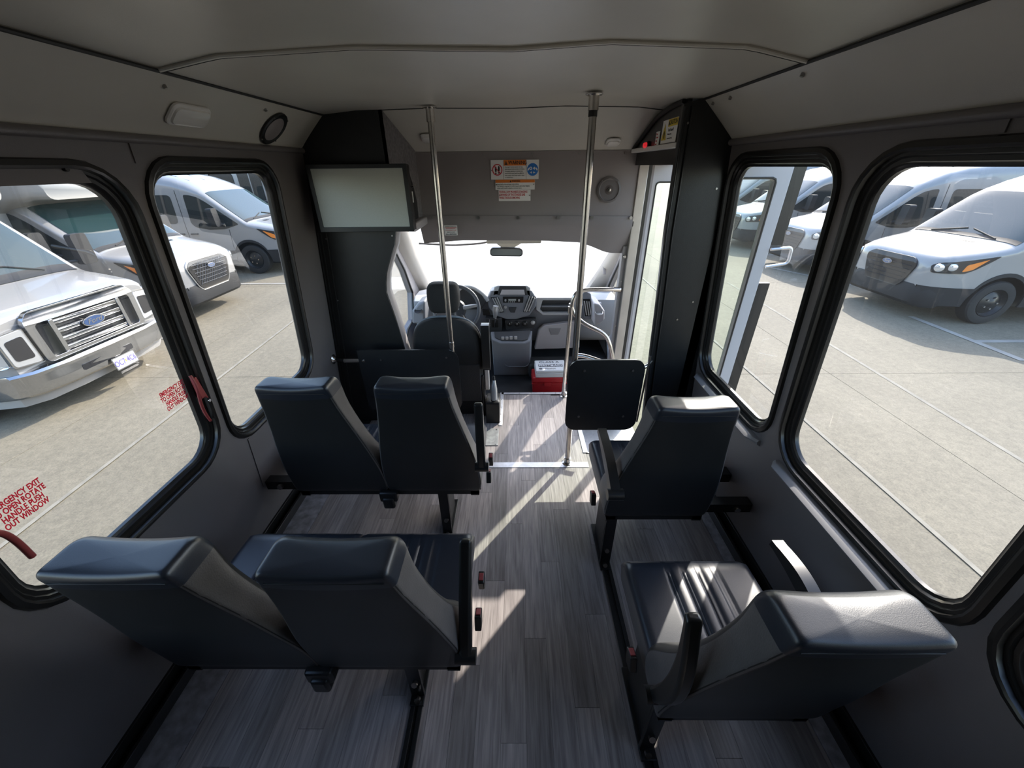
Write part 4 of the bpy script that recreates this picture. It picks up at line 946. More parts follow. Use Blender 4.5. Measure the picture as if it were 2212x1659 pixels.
# open cubby right of the centre stack
cb_ = dpoly(XZ((0.189,3.470,0.654),(0.563,3.470,0.651),(0.576,3.470,0.483),(0.254,3.470,0.485),(0.192,3.470,0.540)), 3.455, 0.06, DASHT, 'cubby_rim', holes=[XZ((0.250,3.470,0.628),(0.540,3.470,0.625),(0.548,3.470,0.510),(0.253,3.470,0.512),(0.226,3.470,0.539))])
dpoly(XZ((0.225,3.480,0.633),(0.558,3.480,0.631),(0.567,3.480,0.498),(0.237,3.480,0.500)), 3.495, 0.008, DASHD, 'cubby_back', bevel=0.001)
dpoly(XZ((0.243,3.470,0.575),(0.552,3.470,0.573),(0.553,3.470,0.559),(0.243,3.470,0.562)), 3.46, 0.04, DASH, 'cubby_shelf', bevel=0.002)
# glove box and right-hand lower dash
gb = dpoly(XZ((0.184,3.420,0.142),(0.218,3.460,0.341),(0.265,3.460,0.388),(0.604,3.460,0.432),(0.620,3.420,0.154)), 3.44, 0.06, DASHL, 'glove_box', bevel=0.010)
dpoly(XZ((0.312,3.435,0.364),(0.431,3.435,0.364),(0.408,3.435,0.298),(0.337,3.435,0.298)), 3.432, 0.008, TRIMG, 'glove_box_handle', bevel=0.003)
dpoly(XZ((0.595,3.470,0.572),(0.798,3.470,0.593),(0.815,3.470,0.436),(0.605,3.470,0.437)), 3.47, 0.05, DASH, 'side_panel', bevel=0.006)
vb = dpoly(XZ((0.602,3.460,0.680),(0.629,3.460,0.714),(0.685,3.460,0.688),(0.737,3.460,0.458),(0.645,3.460,0.459)), 3.445, 0.06, DASH, 'side_vent', bevel=0.006)
for A0,A1 in (((0.627,3.430,0.628),(0.659,3.430,0.496)),((0.648,3.430,0.628),(0.681,3.430,0.492)),((0.669,3.430,0.624),(0.702,3.430,0.491))):
    MB().box((0,-0.005,0),((Vector(A1)-Vector(A0)).length,0.005,0.01), frame(A0, Vector(A1)-Vector(A0), (1,0,0.2))).build('vent_slat', SILV, vb, bevel=0.001)
dpoly(XZ((0.614,3.440,0.643),(0.678,3.440,0.642),(0.723,3.440,0.479),(0.649,3.440,0.479)), 3.440, 0.006, BLK, 'vent_opening', bevel=0.001)
# instrument binnacle
dpoly(XZ((-0.560,3.470,0.660),(-0.520,3.470,0.737),(-0.393,3.470,0.744),(-0.303,3.470,0.684),(-0.272,3.470,0.614),(-0.318,3.470,0.543),(-0.556,3.470,0.545)), 3.46, 0.08, DASHD, 'instrument_cluster', bevel=0.01)
MB().tube([(-0.546,3.440,0.677),(-0.506,3.440,0.758),(-0.388,3.440,0.769),(-0.283,3.440,0.692),(-0.252,3.440,0.632)], 0.016, 10, rb=0.06).build('cluster_hood', DASHT, db)
dpoly(XZ((-0.310,3.470,0.543),(-0.249,3.470,0.543),(-0.234,3.470,0.489),(-0.303,3.470,0.489)), 3.455, 0.02, BLK, 'coin_tray', bevel=0.003)
# left end with cup holder
le = dpoly(XZ((-0.940,3.300,0.466),(-0.923,3.300,0.588),(-0.860,3.300,0.659),(-0.796,3.300,0.680),(-0.822,3.300,0.465)), 3.30, 0.20, DASH, 'dash_end_left', bevel=0.02)
MB().lathe([(0.030,0),(0.034,0.006),(0.030,0.008),(0.026,-0.004)], frame((-0.866,3.290,0.591),(1,0,0),(0,1,0.5)), 18).build('cup_holder', DASHD, db)
dr = dpoly(XZ((0.686,3.280,0.654),(0.740,3.280,0.641),(0.787,3.280,0.582),(0.795,3.280,0.505),(0.758,3.280,0.461),(0.710,3.280,0.444)), 3.28, 0.25, DASHL, 'dash_end_right', bevel=0.02)
MB().lathe([(0.030,0),(0.034,0.006),(0.030,0.008),(0.026,-0.004)], frame((0.737,3.270,0.569),(1,0,0),(0,1,0.5)), 18).build('cup_holder', SILV, db)
# steering wheel
stw = thing('steering_wheel', 'dark four-spoke steering wheel beside the driver headrest', 'steering wheel', (0,0,0))
F = frame((-0.512,3.220,0.628),(1,0,0),(0,0.42,1))
R_ = 0.195
MB().tube([F @ Vector((R_*math.cos(2*math.pi*k/48),R_*math.sin(2*math.pi*k/48),0)) for k in range(48)], 0.0155, 12, closed=True).build('rim', mat('wheel_leather',(0.10,0.10,0.105),0.45), stw)
MB().lathe([(0.075,-0.05),(0.085,-0.01),(0.07,0.015),(0.0001,0.02)], F, 24).build('hub', DASHD, stw)
for a in (10,170,235,305):
    c_, s_ = math.cos(math.radians(a)), math.sin(math.radians(a))
    MB().tube([F @ Vector((0.06*c_,0.06*s_,0.0)), F @ Vector((R_*c_,R_*s_,-0.002))], [0.022,0.014], 10).build('spoke', SILV if a < 200 else DASHD, stw)
MB().cyl(F @ Vector((0,0,-0.04)), (-0.48,3.50,0.33), 0.045, 16).build('column', DASHD, stw)
em = MB().plate(ellipse(0,0.0,0.028,0.012), 0.003, lambda u,v,w: F @ Vector((u,v,0.021+w))).build('emblem', SILV, stw)
# driver seat
ds = thing('driver_seat', 'black driver seat with headrest, mesh pocket and raised armrest', 'driver seat', (0,0,0))
yd = 2.52
def rows_loft(rows, n=8, par=None, name='', m_=FAB):
    rings = []
    for z, cx_, hw, yr, yf, r in rows:
        z = z+ZO; ring = []
        for (ax, ay, a0) in ((cx_+hw-r,yf-r,0),(cx_-hw+r,yf-r,90),(cx_-hw+r,yr+r,180),(cx_+hw-r,yr+r,270)):
            for k in range(5): a = math.radians(a0+22.5*k); ring.append(Vector((ax+r*math.cos(a), ay+r*math.sin(a), z)))
        rings.append(ring)
    o = MB().loft(rings).build(name, m_, par, sharp=60); s = o.modifiers.new('sub','SUBSURF'); s.levels = 1; s.render_levels = 2; return o
cxs = -0.487; ZO = -0.062
bo = rows_loft([(0.02,cxs,0.20,yd+0.02,yd+0.16,0.05),(0.10,cxs,0.245,yd,yd+0.17,0.05),(0.35,cxs,0.252,yd-0.02,yd+0.15,0.05),(0.60,cxs,0.250,yd-0.045,yd+0.12,0.05),(0.72,cxs,0.240,yd-0.055,yd+0.10,0.05),(0.79,cxs,0.215,yd-0.06,yd+0.08,0.045),(0.835,cxs,0.175,yd-0.055,yd+0.06,0.04),(0.86,cxs,0.125,yd-0.045,yd+0.035,0.035),(0.868,cxs,0.06,yd-0.03,yd+0.01,0.015)], par=ds, name='backrest')
hrr = rows_loft([(0.895,cxs,0.075,yd-0.01,yd+0.09,0.03),(0.91,cxs,0.100,yd-0.03,yd+0.11,0.04),(0.98,cxs,0.110,yd-0.035,yd+0.12,0.045),(1.05,cxs,0.108,yd-0.03,yd+0.12,0.045),(1.085,cxs,0.098,yd-0.02,yd+0.10,0.04),(1.098,cxs,0.07,yd-0.0,yd+0.08,0.03)], par=ds, name='headrest')
for dx in (-0.065,0.07):
    MB().cyl((cxs+dx,yd+0.03,0.84+ZO),(cxs+dx,yd+0.03,0.93+ZO),0.007,10).build('headrest_post', CHROME, ds)
MB().tube([(cxs-0.235,yd+0.02,0.70+ZO),(cxs-0.21,yd+0.01,0.80+ZO),(cxs-0.12,yd,0.866+ZO),(cxs,yd,0.876+ZO),(cxs+0.12,yd,0.866+ZO),(cxs+0.21,yd+0.01,0.80+ZO),(cxs+0.245,yd+0.02,0.68+ZO),(cxs+0.255,yd+0.03,0.50+ZO)], 0.008, 10, rb=0.08).build('piping', mat('pale_piping',(0.20,0.23,0.26),0.6), ds)
MB().box((cxs+0.05,yd-0.040,0.15),(cxs+0.228,yd-0.02,0.46)).build('mesh_pocket', mat('mesh_net',(0.05,0.047,0.045),0.8,bump=1.0,bscale=180), ds, bevel=0.006)
MB().box((cxs-0.24,yd+0.08,0.10),(cxs+0.24,yd+0.54,0.22)).build('seat_cushion', FAB, ds, bevel=0.03)
MB().box((cxs-0.20,yd+0.05,ZC),(cxs+0.20,yd+0.5,0.10)).build('seat_base', BLK, ds, bevel=0.01)
MB().plate(rrect(-0.075,-0.17,0.075,0.17,0.03), 0.055, lambda u,v,w: Vector((-0.238+w,yd-0.02+u*0.6,0.59+v))).build('armrest', BLK, ds, bevel=0.015)
MB().box((-0.236,yd+0.0,0.22),(-0.20,yd+0.06,0.42)).build('arm_bracket', SILV, ds, bevel=0.01, label='pale bracket below the raised armrest')
MB().box((-0.262,yd-0.02,0.0),(-0.236,yd+0.06,0.36)).build('recliner_cover', BLK, ds, bevel=0.008)
# parking brake
pk = thing('parking_brake', 'upright silver parking brake lever in a black housing beside the driver seat', 'lever', (0,0,0))
b0 = (-0.168,2.470,0.015)
MB().plate([(0.0,0.0),(0.22,0.0),(0.22,0.10),(0.20,0.15),(0.05,0.18),(0.015,0.17)], 0.105, lambda u,v,w: Vector((-0.228+w,2.40+u,v))).build('housing', BLK, pk, bevel=0.008)
MB().tube([(-0.166,2.46,0.15),(-0.164,2.48,0.26),(-0.163,2.50,0.32)], [0.026,0.024,0.012], 14).build('lever', SILV, pk, sharp=70)
MB().tube([(-0.163,2.498,0.315),(-0.163,2.51,0.35)],[0.012,0.008],10).build('button', BLK, pk)
# floor hatch plate
hp = MB().box((-0.30,2.13,0.001),(-0.128,2.33,0.005)).build('floor_plate', mat('hatch_grey',(0.30,0.31,0.31),0.5,0.3,nscale=30,nvar=0.25), None, bevel=0.001)
tag(hp, 'small grey metal plate on the floor by the brake housing', 'floor plate')
for x,y in ((-0.145,2.145),(-0.145,2.315)): MB().cyl((x,y,0.004),(x,y,0.008),0.005,8).build('screw', SCR, hp)
# first aid box and red triangle case
rc = thing('triangle_case', 'red plastic case under the white first aid box', 'case', (0.27,3.0,ZC))
MB().box((0.150,2.99,ZC),(0.445,3.17,ZC+0.115)).build('body', RED, rc, bevel=0.010)
MB().box((0.145,2.985,ZC+0.118),(0.450,3.175,ZC+0.172)).build('lid', RED, rc, bevel=0.012)
MB().box((0.143,2.982,ZC+0.110),(0.452,3.178,ZC+0.118)).build('rim', RED, rc, bevel=0.002)
MB().box((0.25,2.974,ZC+0.095),(0.31,2.985,ZC+0.128)).build('latch', RED, rc, bevel=0.003)
fa = thing('first_aid_box', 'white first aid box with printed lid on top of the red case', 'first aid box', (0.3,3.05,0.07))
FF = frame((0.302,3.09,ZC+0.176),(1,0.03,0),(0,1,0.04))
def fbx(a,b): return MB().box(a,b,FF)
fbx((-0.13,-0.10,0.0),(0.145,0.10,0.045)).build('base', WHT, fa, bevel=0.008)
fbx((-0.128,-0.098,0.047),(0.143,0.098,0.072)).build('lid', PAPER, fa, bevel=0.008)
fbx((-0.10,-0.03,0.0722),(0.115,0.015,0.0728)).build('grey_band', GREYP, fa)
text('CLASS A', FF @ Matrix.Translation((0.0,0.055,0.0725)), 0.045, INK, fa, sx=1.1)
text('FIRST', FF @ Matrix.Translation((-0.045,-0.007,0.0735)), 0.045, PAPER, fa, sx=0.95, bold=0.001)
text('AID', FF @ Matrix.Translation((0.075,-0.007,0.0735)), 0.045, PAPER, fa, sx=0.95, bold=0.001)
fbx((0.008,-0.02,0.0735),(0.034,-0.008+0.012,0.0742)).build('cross', PAPER, fa)
text('Mission', FF @ Matrix.Translation((0.0,-0.062,0.0725)), 0.036, INK, fa, sx=0.9)
MB().plate(ellipse(-0.085,-0.062,0.016,0.014), 0.0006, lambda u,v,w: FF @ Vector((u,v,0.0722+w))).build('badge', GREYP, fa)
MB().box((0.12,3.26,ZC),(0.62,3.45,0.08)).build('footwell_hump', CABF, bpy.data.objects['floor_cab'], bevel=0.05)

# ---------------------------------------------------------------- outside
ZG = -0.70
gr = struct(MB().box((-120,-60,ZG-0.30),(120,140,ZG-0.02)).build('ground', CONC))
for i in range(-6,7):
    for j in range(-3,7):
        x0_ = 4.115+4.48*i; y0_ = 0.0+4.48*j
        a = 0.006
        if ('s') not in mesh_cache:
            o = MB().box((0,0,-0.02),(4.48-a,4.48-a,0.0)).build('concrete_slab', CONC, gr); mesh_cache['s'] = o.data
        else:
            o = bpy.data.objects.new('concrete_slab', mesh_cache['s']); C.objects.link(o); o.parent = gr
        o.location = (x0_+a/2, y0_+a/2, ZG)
LZ = [0.0]
def pline(p, q, w_=0.10):
    LZ[0] += 0.0006; p = Vector((p[0],p[1],ZG+0.002+LZ[0])); q = Vector((q[0],q[1],ZG+0.002+LZ[0])); d = (q-p).normalized(); n = Vector((-d.y,d.x,0))*w_/2
    return MB().add([p+n,q+n,q-n,p-n],[(3,2,1,0)]).build('painted_line', LINE if w_ > 0.07 else FAINT, gr)
pline((4.95,9.0),(4.60,1.6),0.05); pline((7.0,5.50),(13,5.50)); pline((6.95,8.75),(13,8.75)); pline((7.1,12.1),(13,12.1)); pline((7.45,9.1),(6.5,11.0)) 
pline((7.057,6.620,-0.700),(7.005,4.817,-0.700),0.11); pline((-5.4,9.22),(-12,9.22)); pline((-5.4,5.85),(-12,5.85)); pline((3.1,10.0),(3.1,-1.0),0.04); pline((-4.3,12.0),(-3.6,-2.0),0.04)

def lerp_table(t, tb):
    if t <= tb[0][0]: return tb[0][1]
    for (a,x0),(b,x1) in zip(tb, tb[1:]):
        if t <= b:
            u = (t-a)/(b-a); return x0+(x1-x0)*u
    return tb[-1][1]
class Shell:
    """van body defined by centreline height H(s), plan half width W(s); s runs back from the nose"""
    def __init__(s, H, W, R, L, arches, base=0.30, tuck=0.115, belt=1.15, ar=0.44, az=0.36):
        s.H=H; s.W=W; s.R=R; s.L=L; s.arches=arches; s.base=base; s.tuck=tuck; s.belt=belt; s.ar=ar; s.az=az
    def h(s, x): return lerp_table(x, s.H)
    def tw(s, z): return 1-s.tuck*max(0,z-s.belt)/1.3-0.03*max(0,0.55-z)/0.25
    def w(s, x, z): return lerp_table(x, s.W)*s.tw(z)
    def r(s, x): return lerp_table(x, s.R)
    def low(s, x):
        z = s.base
        for c in s.arches:
            d = abs(x-c)
            if d < s.ar: z = max(z, s.az+math.sqrt(s.ar**2-d*d))
        return z
    def zs(s, x): return s.h(x)-s.r(x)
    def side(s, x, z):
        zs = s.zs(x)
        if z <= zs: return s.w(x,z)
        t = min(1,(z-zs)/s.r(x)); return s.w(x,zs)*(max(0,1-t**2))**(1/6)
    def top(s, x, y):
        zs = s.zs(x); W = s.w(x,zs); t = min(1,abs(y)/W); return zs+s.r(x)*(max(0,1-t**6))**0.5
    def stations(s, s0, s1):
        st = set([s0, s1]+[a for a,_ in s.H if s0<a<s1]+[a for a,_ in s.W if s0<a<s1])
        x = s0
        while x < s1: st.add(round(x,3)); x += 0.16
        for c in s.arches:
            for k in range(-8,9):
                a = c+s.ar*math.sin(k/8*math.pi/2)*0.999
                if s0 < a < s1: st.add(round(a,4))
            for e in (-1,1):
                a = c+e*(s.ar+0.002)
                if s0 < a < s1: st.add(round(a,4))
        return sorted(st)
    def body(s, s0, s1, off=0.0):
        m = MB(); TU = [1,0.995,0.98,0.955,0.92,0.86,0.76,0.6,0.4,0.2,0]
        rings = []
        for x in s.stations(s0, s1):
            lo = s.low(x); zs = max(s.zs(x), lo+0.02); ring = []
            for k in range(9): z = lo+(zs-lo)*k/8; ring.append((x, s.w(x,z)+off, z))
            for t in TU[1:]:
                W = s.w(x,zs); ring.append((x, W*t, zs+s.r(x)*(max(0,1-t**6))**0.5))
            full = [Vector((-a,-b,c)) for a,b,c in reversed(ring[:-1])]
            ring = [Vector((-a,b,c)) for a,b,c in ring]+full
            rings.append(ring)
        m.loft(rings, cap=True, closed=False); return m
    def clad(s, s0, s1, z1, off):
        m = MB()
        for sg in (1,-1):
            rings = []
            for x in s.stations(s0, s1):
                lo = s.low(x)-0.0; hi = max(z1, lo+0.055)
                a = s.side(x,lo)+off; b = s.side(x,hi)+off
                rings.append([Vector((-x,sg*(a-0.03),lo-0.004)),Vector((-x,sg*a,lo-0.004)),Vector((-x,sg*b,hi)),Vector((-x,sg*(b-0.03),hi))])
            m.loft(rings, cap=True, closed=True)
        return m
    def patch(s, pts, sg, off=0.008):
        """closed polygon of (s,z) on the side"""
        m = MB()
        P2 = []
        for i in range(len(pts)):
            p = Vector(pts[i]); q = Vector(pts[(i+1)%len(pts)]); k_ = max(1,int((q-p).length/0.07))
            P2 += [p.lerp(q,j/k_) for j in range(k_)]
        tris = tessellate_polygon([[Vector((p.x,p.y,0)) for p in P2]]); n = len(P2)
        bm = bmesh.new(); vv = [bm.verts.new((p.x,p.y,0)) for p in P2]
        for t in tris:
            try: bm.faces.new([vv[i] for i in t])
            except ValueError: pass
        for _ in range(4):
            ed = [e for e in bm.edges if e.calc_length() > 0.075]
            if not ed: break
            bmesh.ops.subdivide_edges(bm, edges=ed, cuts=1); bmesh.ops.triangulate(bm, faces=bm.faces[:])
        bm.verts.index_update(); V = [(v.co.x,v.co.y) for v in bm.verts]; F_ = [tuple(v.index for v in f.verts) for f in bm.faces]
        bd = [(e.verts[0].index,e.verts[1].index) for e in bm.edges if e.is_boundary]; bm.free(); N_ = len(V)
        vs = [Vector((-x, sg*(s.side(x,z)+off), z)) for x,z in V]+[Vector((-x, sg*(s.side(x,z)-0.02), z)) for x,z in V]
        m.add(vs, F_+[(a,b,b+N_,a+N_) for a,b in bd]); return m
def rpoly(pts, r=0.06, n=4):
    out = []; N = len(pts)
    for i in range(N):
        a, b, c = Vector(pts[i-1]), Vector(pts[i]), Vector(pts[(i+1)%N])
        d1 = min(r,(a-b).length*0.45); d2 = min(r,(c-b).length*0.45); p1 = b+(a-b).normalized()*d1; p2 = b+(c-b).normalized()*d2
        for k in range(n+1):
            t = k/n; q = p1*(1-t)**2+b*2*t*(1-t)+p2*t*t; out.append((q.x,q.y))
    return out
def wheel(par, x, y, sg, r=0.36, steel=True):
    F = frame((x, y, r), (1,0,0), (0,0,1)) if sg < 0 else frame((x, y, r), (-1,0,0), (0,0,1))
    # local z points outward
    prf = [(r*0.60,-0.20),(r*0.94,-0.22),(r,-0.19),(r,-0.03),(r*0.955,-0.005),(r*0.80,0.008),(r*0.64,0.0),(r*0.61,-0.02),(r*0.60,-0.20)]
    t = MB(); t.loft([[F @ Vector((rr*math.cos(2*math.pi*k/30), rr*math.sin(2*math.pi*k/30), h)) for k in range(30)] for rr, h in prf], cap=False); t = t.build('wheel', TIRE, par, sharp=30)
    MB().lathe([(r*0.61,-0.20),(r*0.615,-0.02),(r*0.60,-0.002),(r*0.57,-0.02),(r*0.50,-0.055),(r*0.34,-0.030),(r*0.22,-0.022),(r*0.14,-0.005),(0.0001,0.0)], F, 30).build('rim', RIM, t, sharp=30)
    m = MB()
    for k in range(5):
        a = k*2*math.pi/5; m.cyl(F @ Vector((r*0.27*math.cos(a),r*0.27*math.sin(a),-0.04)), F @ Vector((r*0.27*math.cos(a),r*0.27*math.sin(a),-0.003)), 0.015, 8)
    m.build('lug_nuts', CHR, t)
    return t
def emblem(par, F, a=0.09, b=0.036):
    o = MB().plate(ellipse(0,0,a,b,32), 0.012, lambda u,v,w: F @ Vector((u,v,w))).build('emblem', CHROME, par, bevel=0.002)
    MB().plate(ellipse(0,0,a*0.90,b*0.84,32), 0.003, lambda u,v,w: F @ Vector((u,v,0.0115+w))).build('oval', OVAL, o)
    text('Ford', F @ Matrix.Translation((0,0,0.0155)), b*1.35, CHROME, o, sx=1.15, shear=0.35, bold=0.0008)
    return o
TH = [(0,0.93),(0.03,1.0),(0.10,1.06),(0.25,1.115),(0.45,1.165),(0.70,1.215),(0.95,1.265),(1.02,1.30),(1.40,1.60),(1.80,1.92),(1.95,2.02),(2.2,2.14),(2.5,2.25),(2.9,2.34),(3.4,2.40),(3.9,2.42),(5.35,2.42),(5.48,2.38),(5.53,2.25)]
TWD = [(0,0.66),(0.03,0.73),(0.10,0.80),(0.22,0.865),(0.40,0.92),(0.65,0.965),(0.95,0.99),(1.5,1.01),(5.0,1.01),(5.4,0.985),(5.53,0.95)]
TR_ = [(0,0.10),(0.25,0.11),(0.8,0.12),(1.02,0.10),(1.8,0.12),(2.3,0.22),(3,0.28),(5.53,0.28)]
GRB = mat('grille_mesh_grey', (0.13,0.13,0.135), 0.35, 0.3)
def transit(loc, heading, label, windows=True, cutaway=False, chrome=False):
    t = thing('shuttle_bus' if cutaway else 'van', label, 'bus' if cutaway else 'van', (0,0,0), None if cutaway else 'parked white vans')
    S = Shell(TH, TWD, TR_, 5.53, [1.04] if cutaway else [1.04, 4.34])
    L = 2.35 if cutaway else 5.53
    S.body(0, L).build('body', PNT, t, sharp=32)
    MB().box((-L+0.2,-0.70,0.22),(-0.30,0.70,1.0)).build('underbody', TAPE, t)
    S.clad(0.0, L, 0.60, 0.012).build('lower_cladding', CLAD, t)
    # lower bumper
    m = MB(); rings = []
    for z, o_ in ((0.24,-0.05),(0.30,0.02),(0.50,0.03),(0.595,0.005)):
        ring = [Vector((0.005+o_, y, z)) for y in (-0.55,-0.3,0,0.3,0.55)]
        ring = [Vector((-0.28,-0.875-o_*0.5,z)),Vector((-0.10,-0.80-o_*0.5,z)),Vector((-0.02+o_*0.7,-0.70,z))]+ring+[Vector((-0.02+o_*0.7,0.70,z)),Vector((-0.10,0.80+o_*0.5,z)),Vector((-0.28,0.875+o_*0.5,z))]
        rings.append(ring)
    m.loft(rings, cap=True).build('front_bumper', CLAD, t, sharp=40)
    # grille
    g = [(-0.40,0.995),(0.40,0.995),(0.50,0.93),(0.51,0.86),(0.40,0.57),(0.33,0.50),(-0.33,0.50),(-0.40,0.57),(-0.51,0.86),(-0.50,0.93)]
    fnx = lambda u,v,w: Vector((0.030-0.45*max(0,v-0.92)+w-0.022*(u/0.46)**2, u, v))
    if chrome:
        MB().plate(rpoly([(u*1.07,0.77+(v-0.77)*1.07) for u,v in g],0.04), 0.02, fnx).build('grille_surround', CHROME, t)
    gr_ = MB().plate(rpoly(g,0.04), 0.026, fnx).build('grille', HLD, t)
    m = MB()
    for k in range(6):
        z = 0.60+0.065*k; hw = 0.35+0.09*min(1,(z-0.60)/0.25)
        m.tube([fnx(u*hw,z,0.028) for u in (-1,-0.5,0,0.5,1)], 0.005, 6)
    if chrome:
        for k in range(-7,8):
            for d_ in (-1,1):
                pp = [(k*0.062+d_*(z-0.77)*0.6, z) for z in (0.58,0.68,0.77,0.86,0.96)]
                pp = [p for p in pp if abs(p[0]) < 0.40]
                if len(pp) > 2: m.tube([fnx(u,z,0.028) for u,z in pp], 0.0035, 5)
    m.build('grille_bars', CLAD if not chrome else GRB, gr_)
    emblem(t, frame(fnx(0,0.86,0.034),(0,1,0),(-0.1,0,1)), 0.095, 0.040)
    for sg in (1,-1):
        hl = S.patch(rpoly([(0.030,0.82),(0.022,0.935),(0.09,0.985),(0.76,1.115),(0.50,0.90),(0.38,0.835)],0.03), sg, 0.014).build('headlight', HLD, t)
        for (a,z,rr) in ((0.085,0.905,0.066),(0.215,0.925,0.062)):
            F = frame((-a, sg*(S.side(a,z)+0.002), z), (-0.72,sg*0.69,0) if sg>0 else (0.72,0.69,0), (0,0,1))
            MB().lathe([(rr,0.0),(rr*0.9,0.020),(rr*0.5,0.028),(0.0001,0.03)], F, 18).build('lens', HLL, hl)
        S.patch(rpoly([(0.34,0.86),(0.37,0.97),(0.62,1.065),(0.46,0.90)],0.02), sg, 0.016).build('turn_lens', AMB, hl)
        wp = rpoly([(1.14,1.215),(1.45,1.45),(1.80,1.72),(1.98,1.83),(2.15,1.875),(2.30,1.885),(2.31,1.25),(2.22,1.16),(1.9,1.10),(1.5,1.11)],0.05)
        S.patch(wp, sg, 0.006).build('side_window', VGL, t)
        if not cutaway and windows:
            for a,b in ((2.62,3.52),(3.70,4.52),(4.64,5.28)): S.patch(rpoly([(a,1.24),(b,1.24),(b,1.88),(a,1.88)],0.10), sg, 0.006).build('side_window', VGL, t)
        if not cutaway:
            S.patch([(2.47,0.62),(2.482,0.62),(2.482,1.98),(2.47,1.98)], sg, 0.003).build('door_seam', CLAD, t)
            S.patch([(3.60,0.62),(3.612,0.62),(3.612,1.98),(3.60,1.98)], sg, 0.003).build('door_seam', CLAD, t)
            S.patch(rpoly([(2.56,0.985),(2.74,0.985),(2.74,1.02),(2.56,1.02)],0.012), sg, 0.03).build('door_handle', CLAD, t)
        S.patch([(1.45,0.62),(1.46,0.62),(1.42,1.10),(1.41,1.10)], sg, 0.003).build('door_seam', CLAD, t)
        S.patch(rpoly([(2.22,0.985),(2.40,0.985),(2.40,1.02),(2.22,1.02)],0.012), sg, 0.03).build('door_handle', CLAD, t)
        mr = MB().plate(rrect(-0.13,-0.20,0.13,0.20,0.05), 0.14, lambda u,v,w: Vector((-1.62+w-0.05*v, sg*(1.22)+u*0.75, 1.40+v))).build('door_mirror', CLAD, t, bevel=0.02)
        MB().tube([(-1.50,sg*0.98,1.22),(-1.55,sg*1.16,1.25)], 0.035, 8).build('mirror_arm', CLAD, mr)
        wheel(t, -1.04, sg*0.985, sg)
        if not cutaway: wheel(t, -4.34, sg*0.985, sg)
    # windshield following the shell
    vs = []; fs = []; NXX, NS = 20, 12
    for j in range(NS+1):
        x = 1.045+(1.83-1.045)*j/NS; hw = S.w(x,S.zs(x))*(0.90-0.03*j/NS)
        for i in range(NXX+1):
            y = -hw+2*hw*i/NXX; vs.append((-x+0.006, y, S.top(x,y)+0.006))
    for j in range(NS):
        for i in range(NXX): a = j*(NXX+1)+i; fs.append((a,a+1,a+NXX+2,a+NXX+1))
    MB().add(vs,fs).build('windshield', VGS, t, sharp=80)
    vs = []; fs = []
    for j in range(3):
        x = 0.985+0.07*j/2; hw = S.w(x,S.zs(x))*0.90
        for i in range(NXX+1): y = -hw+2*hw*i/NXX; vs.append((-x+0.004, y, S.top(x,y)+0.008))
    for j in range(2):
        for i in range(NXX): a = j*(NXX+1)+i; fs.append((a,a+1,a+NXX+2,a+NXX+1))
    MB().add(vs,fs).build('cowl_strip', CLAD, t, sharp=80)
    for sg in (1,-1):
        MB().tube([(-1.0,sg*0.55,S.top(1.0,0.55)+0.02),(-1.12,sg*0.05,S.top(1.12,0.05)+0.02)],0.010,6).build('wiper', CLAD, t)
        vs = []
        for x,y in ((0.80,0.22),(0.80,0.42),(0.86,0.44),(0.86,0.24)): vs.append((-x,sg*y,S.top(x,y)+0.004))
        MB().add(vs,[(0,1,2,3)]).build('hood_vent', CLAD, t)
    if cutaway: bus_body(t, 1.12, 2.05, 6.6, 0.45, 2.92, 2.0, True)
    else:
        for k in range(3):
            vs = []; 
            MB().tube([(-2.3-0.2*0-x_, (-0.55+0.55*k), S.top(2.3+x_,-0.55+0.55*k)+0.002) for x_ in (0,0.3,0.6)], 0.006, 5).build('roof_rib', PNT, t)
    t.location = loc; t.rotation_euler = (0,0,heading); return t
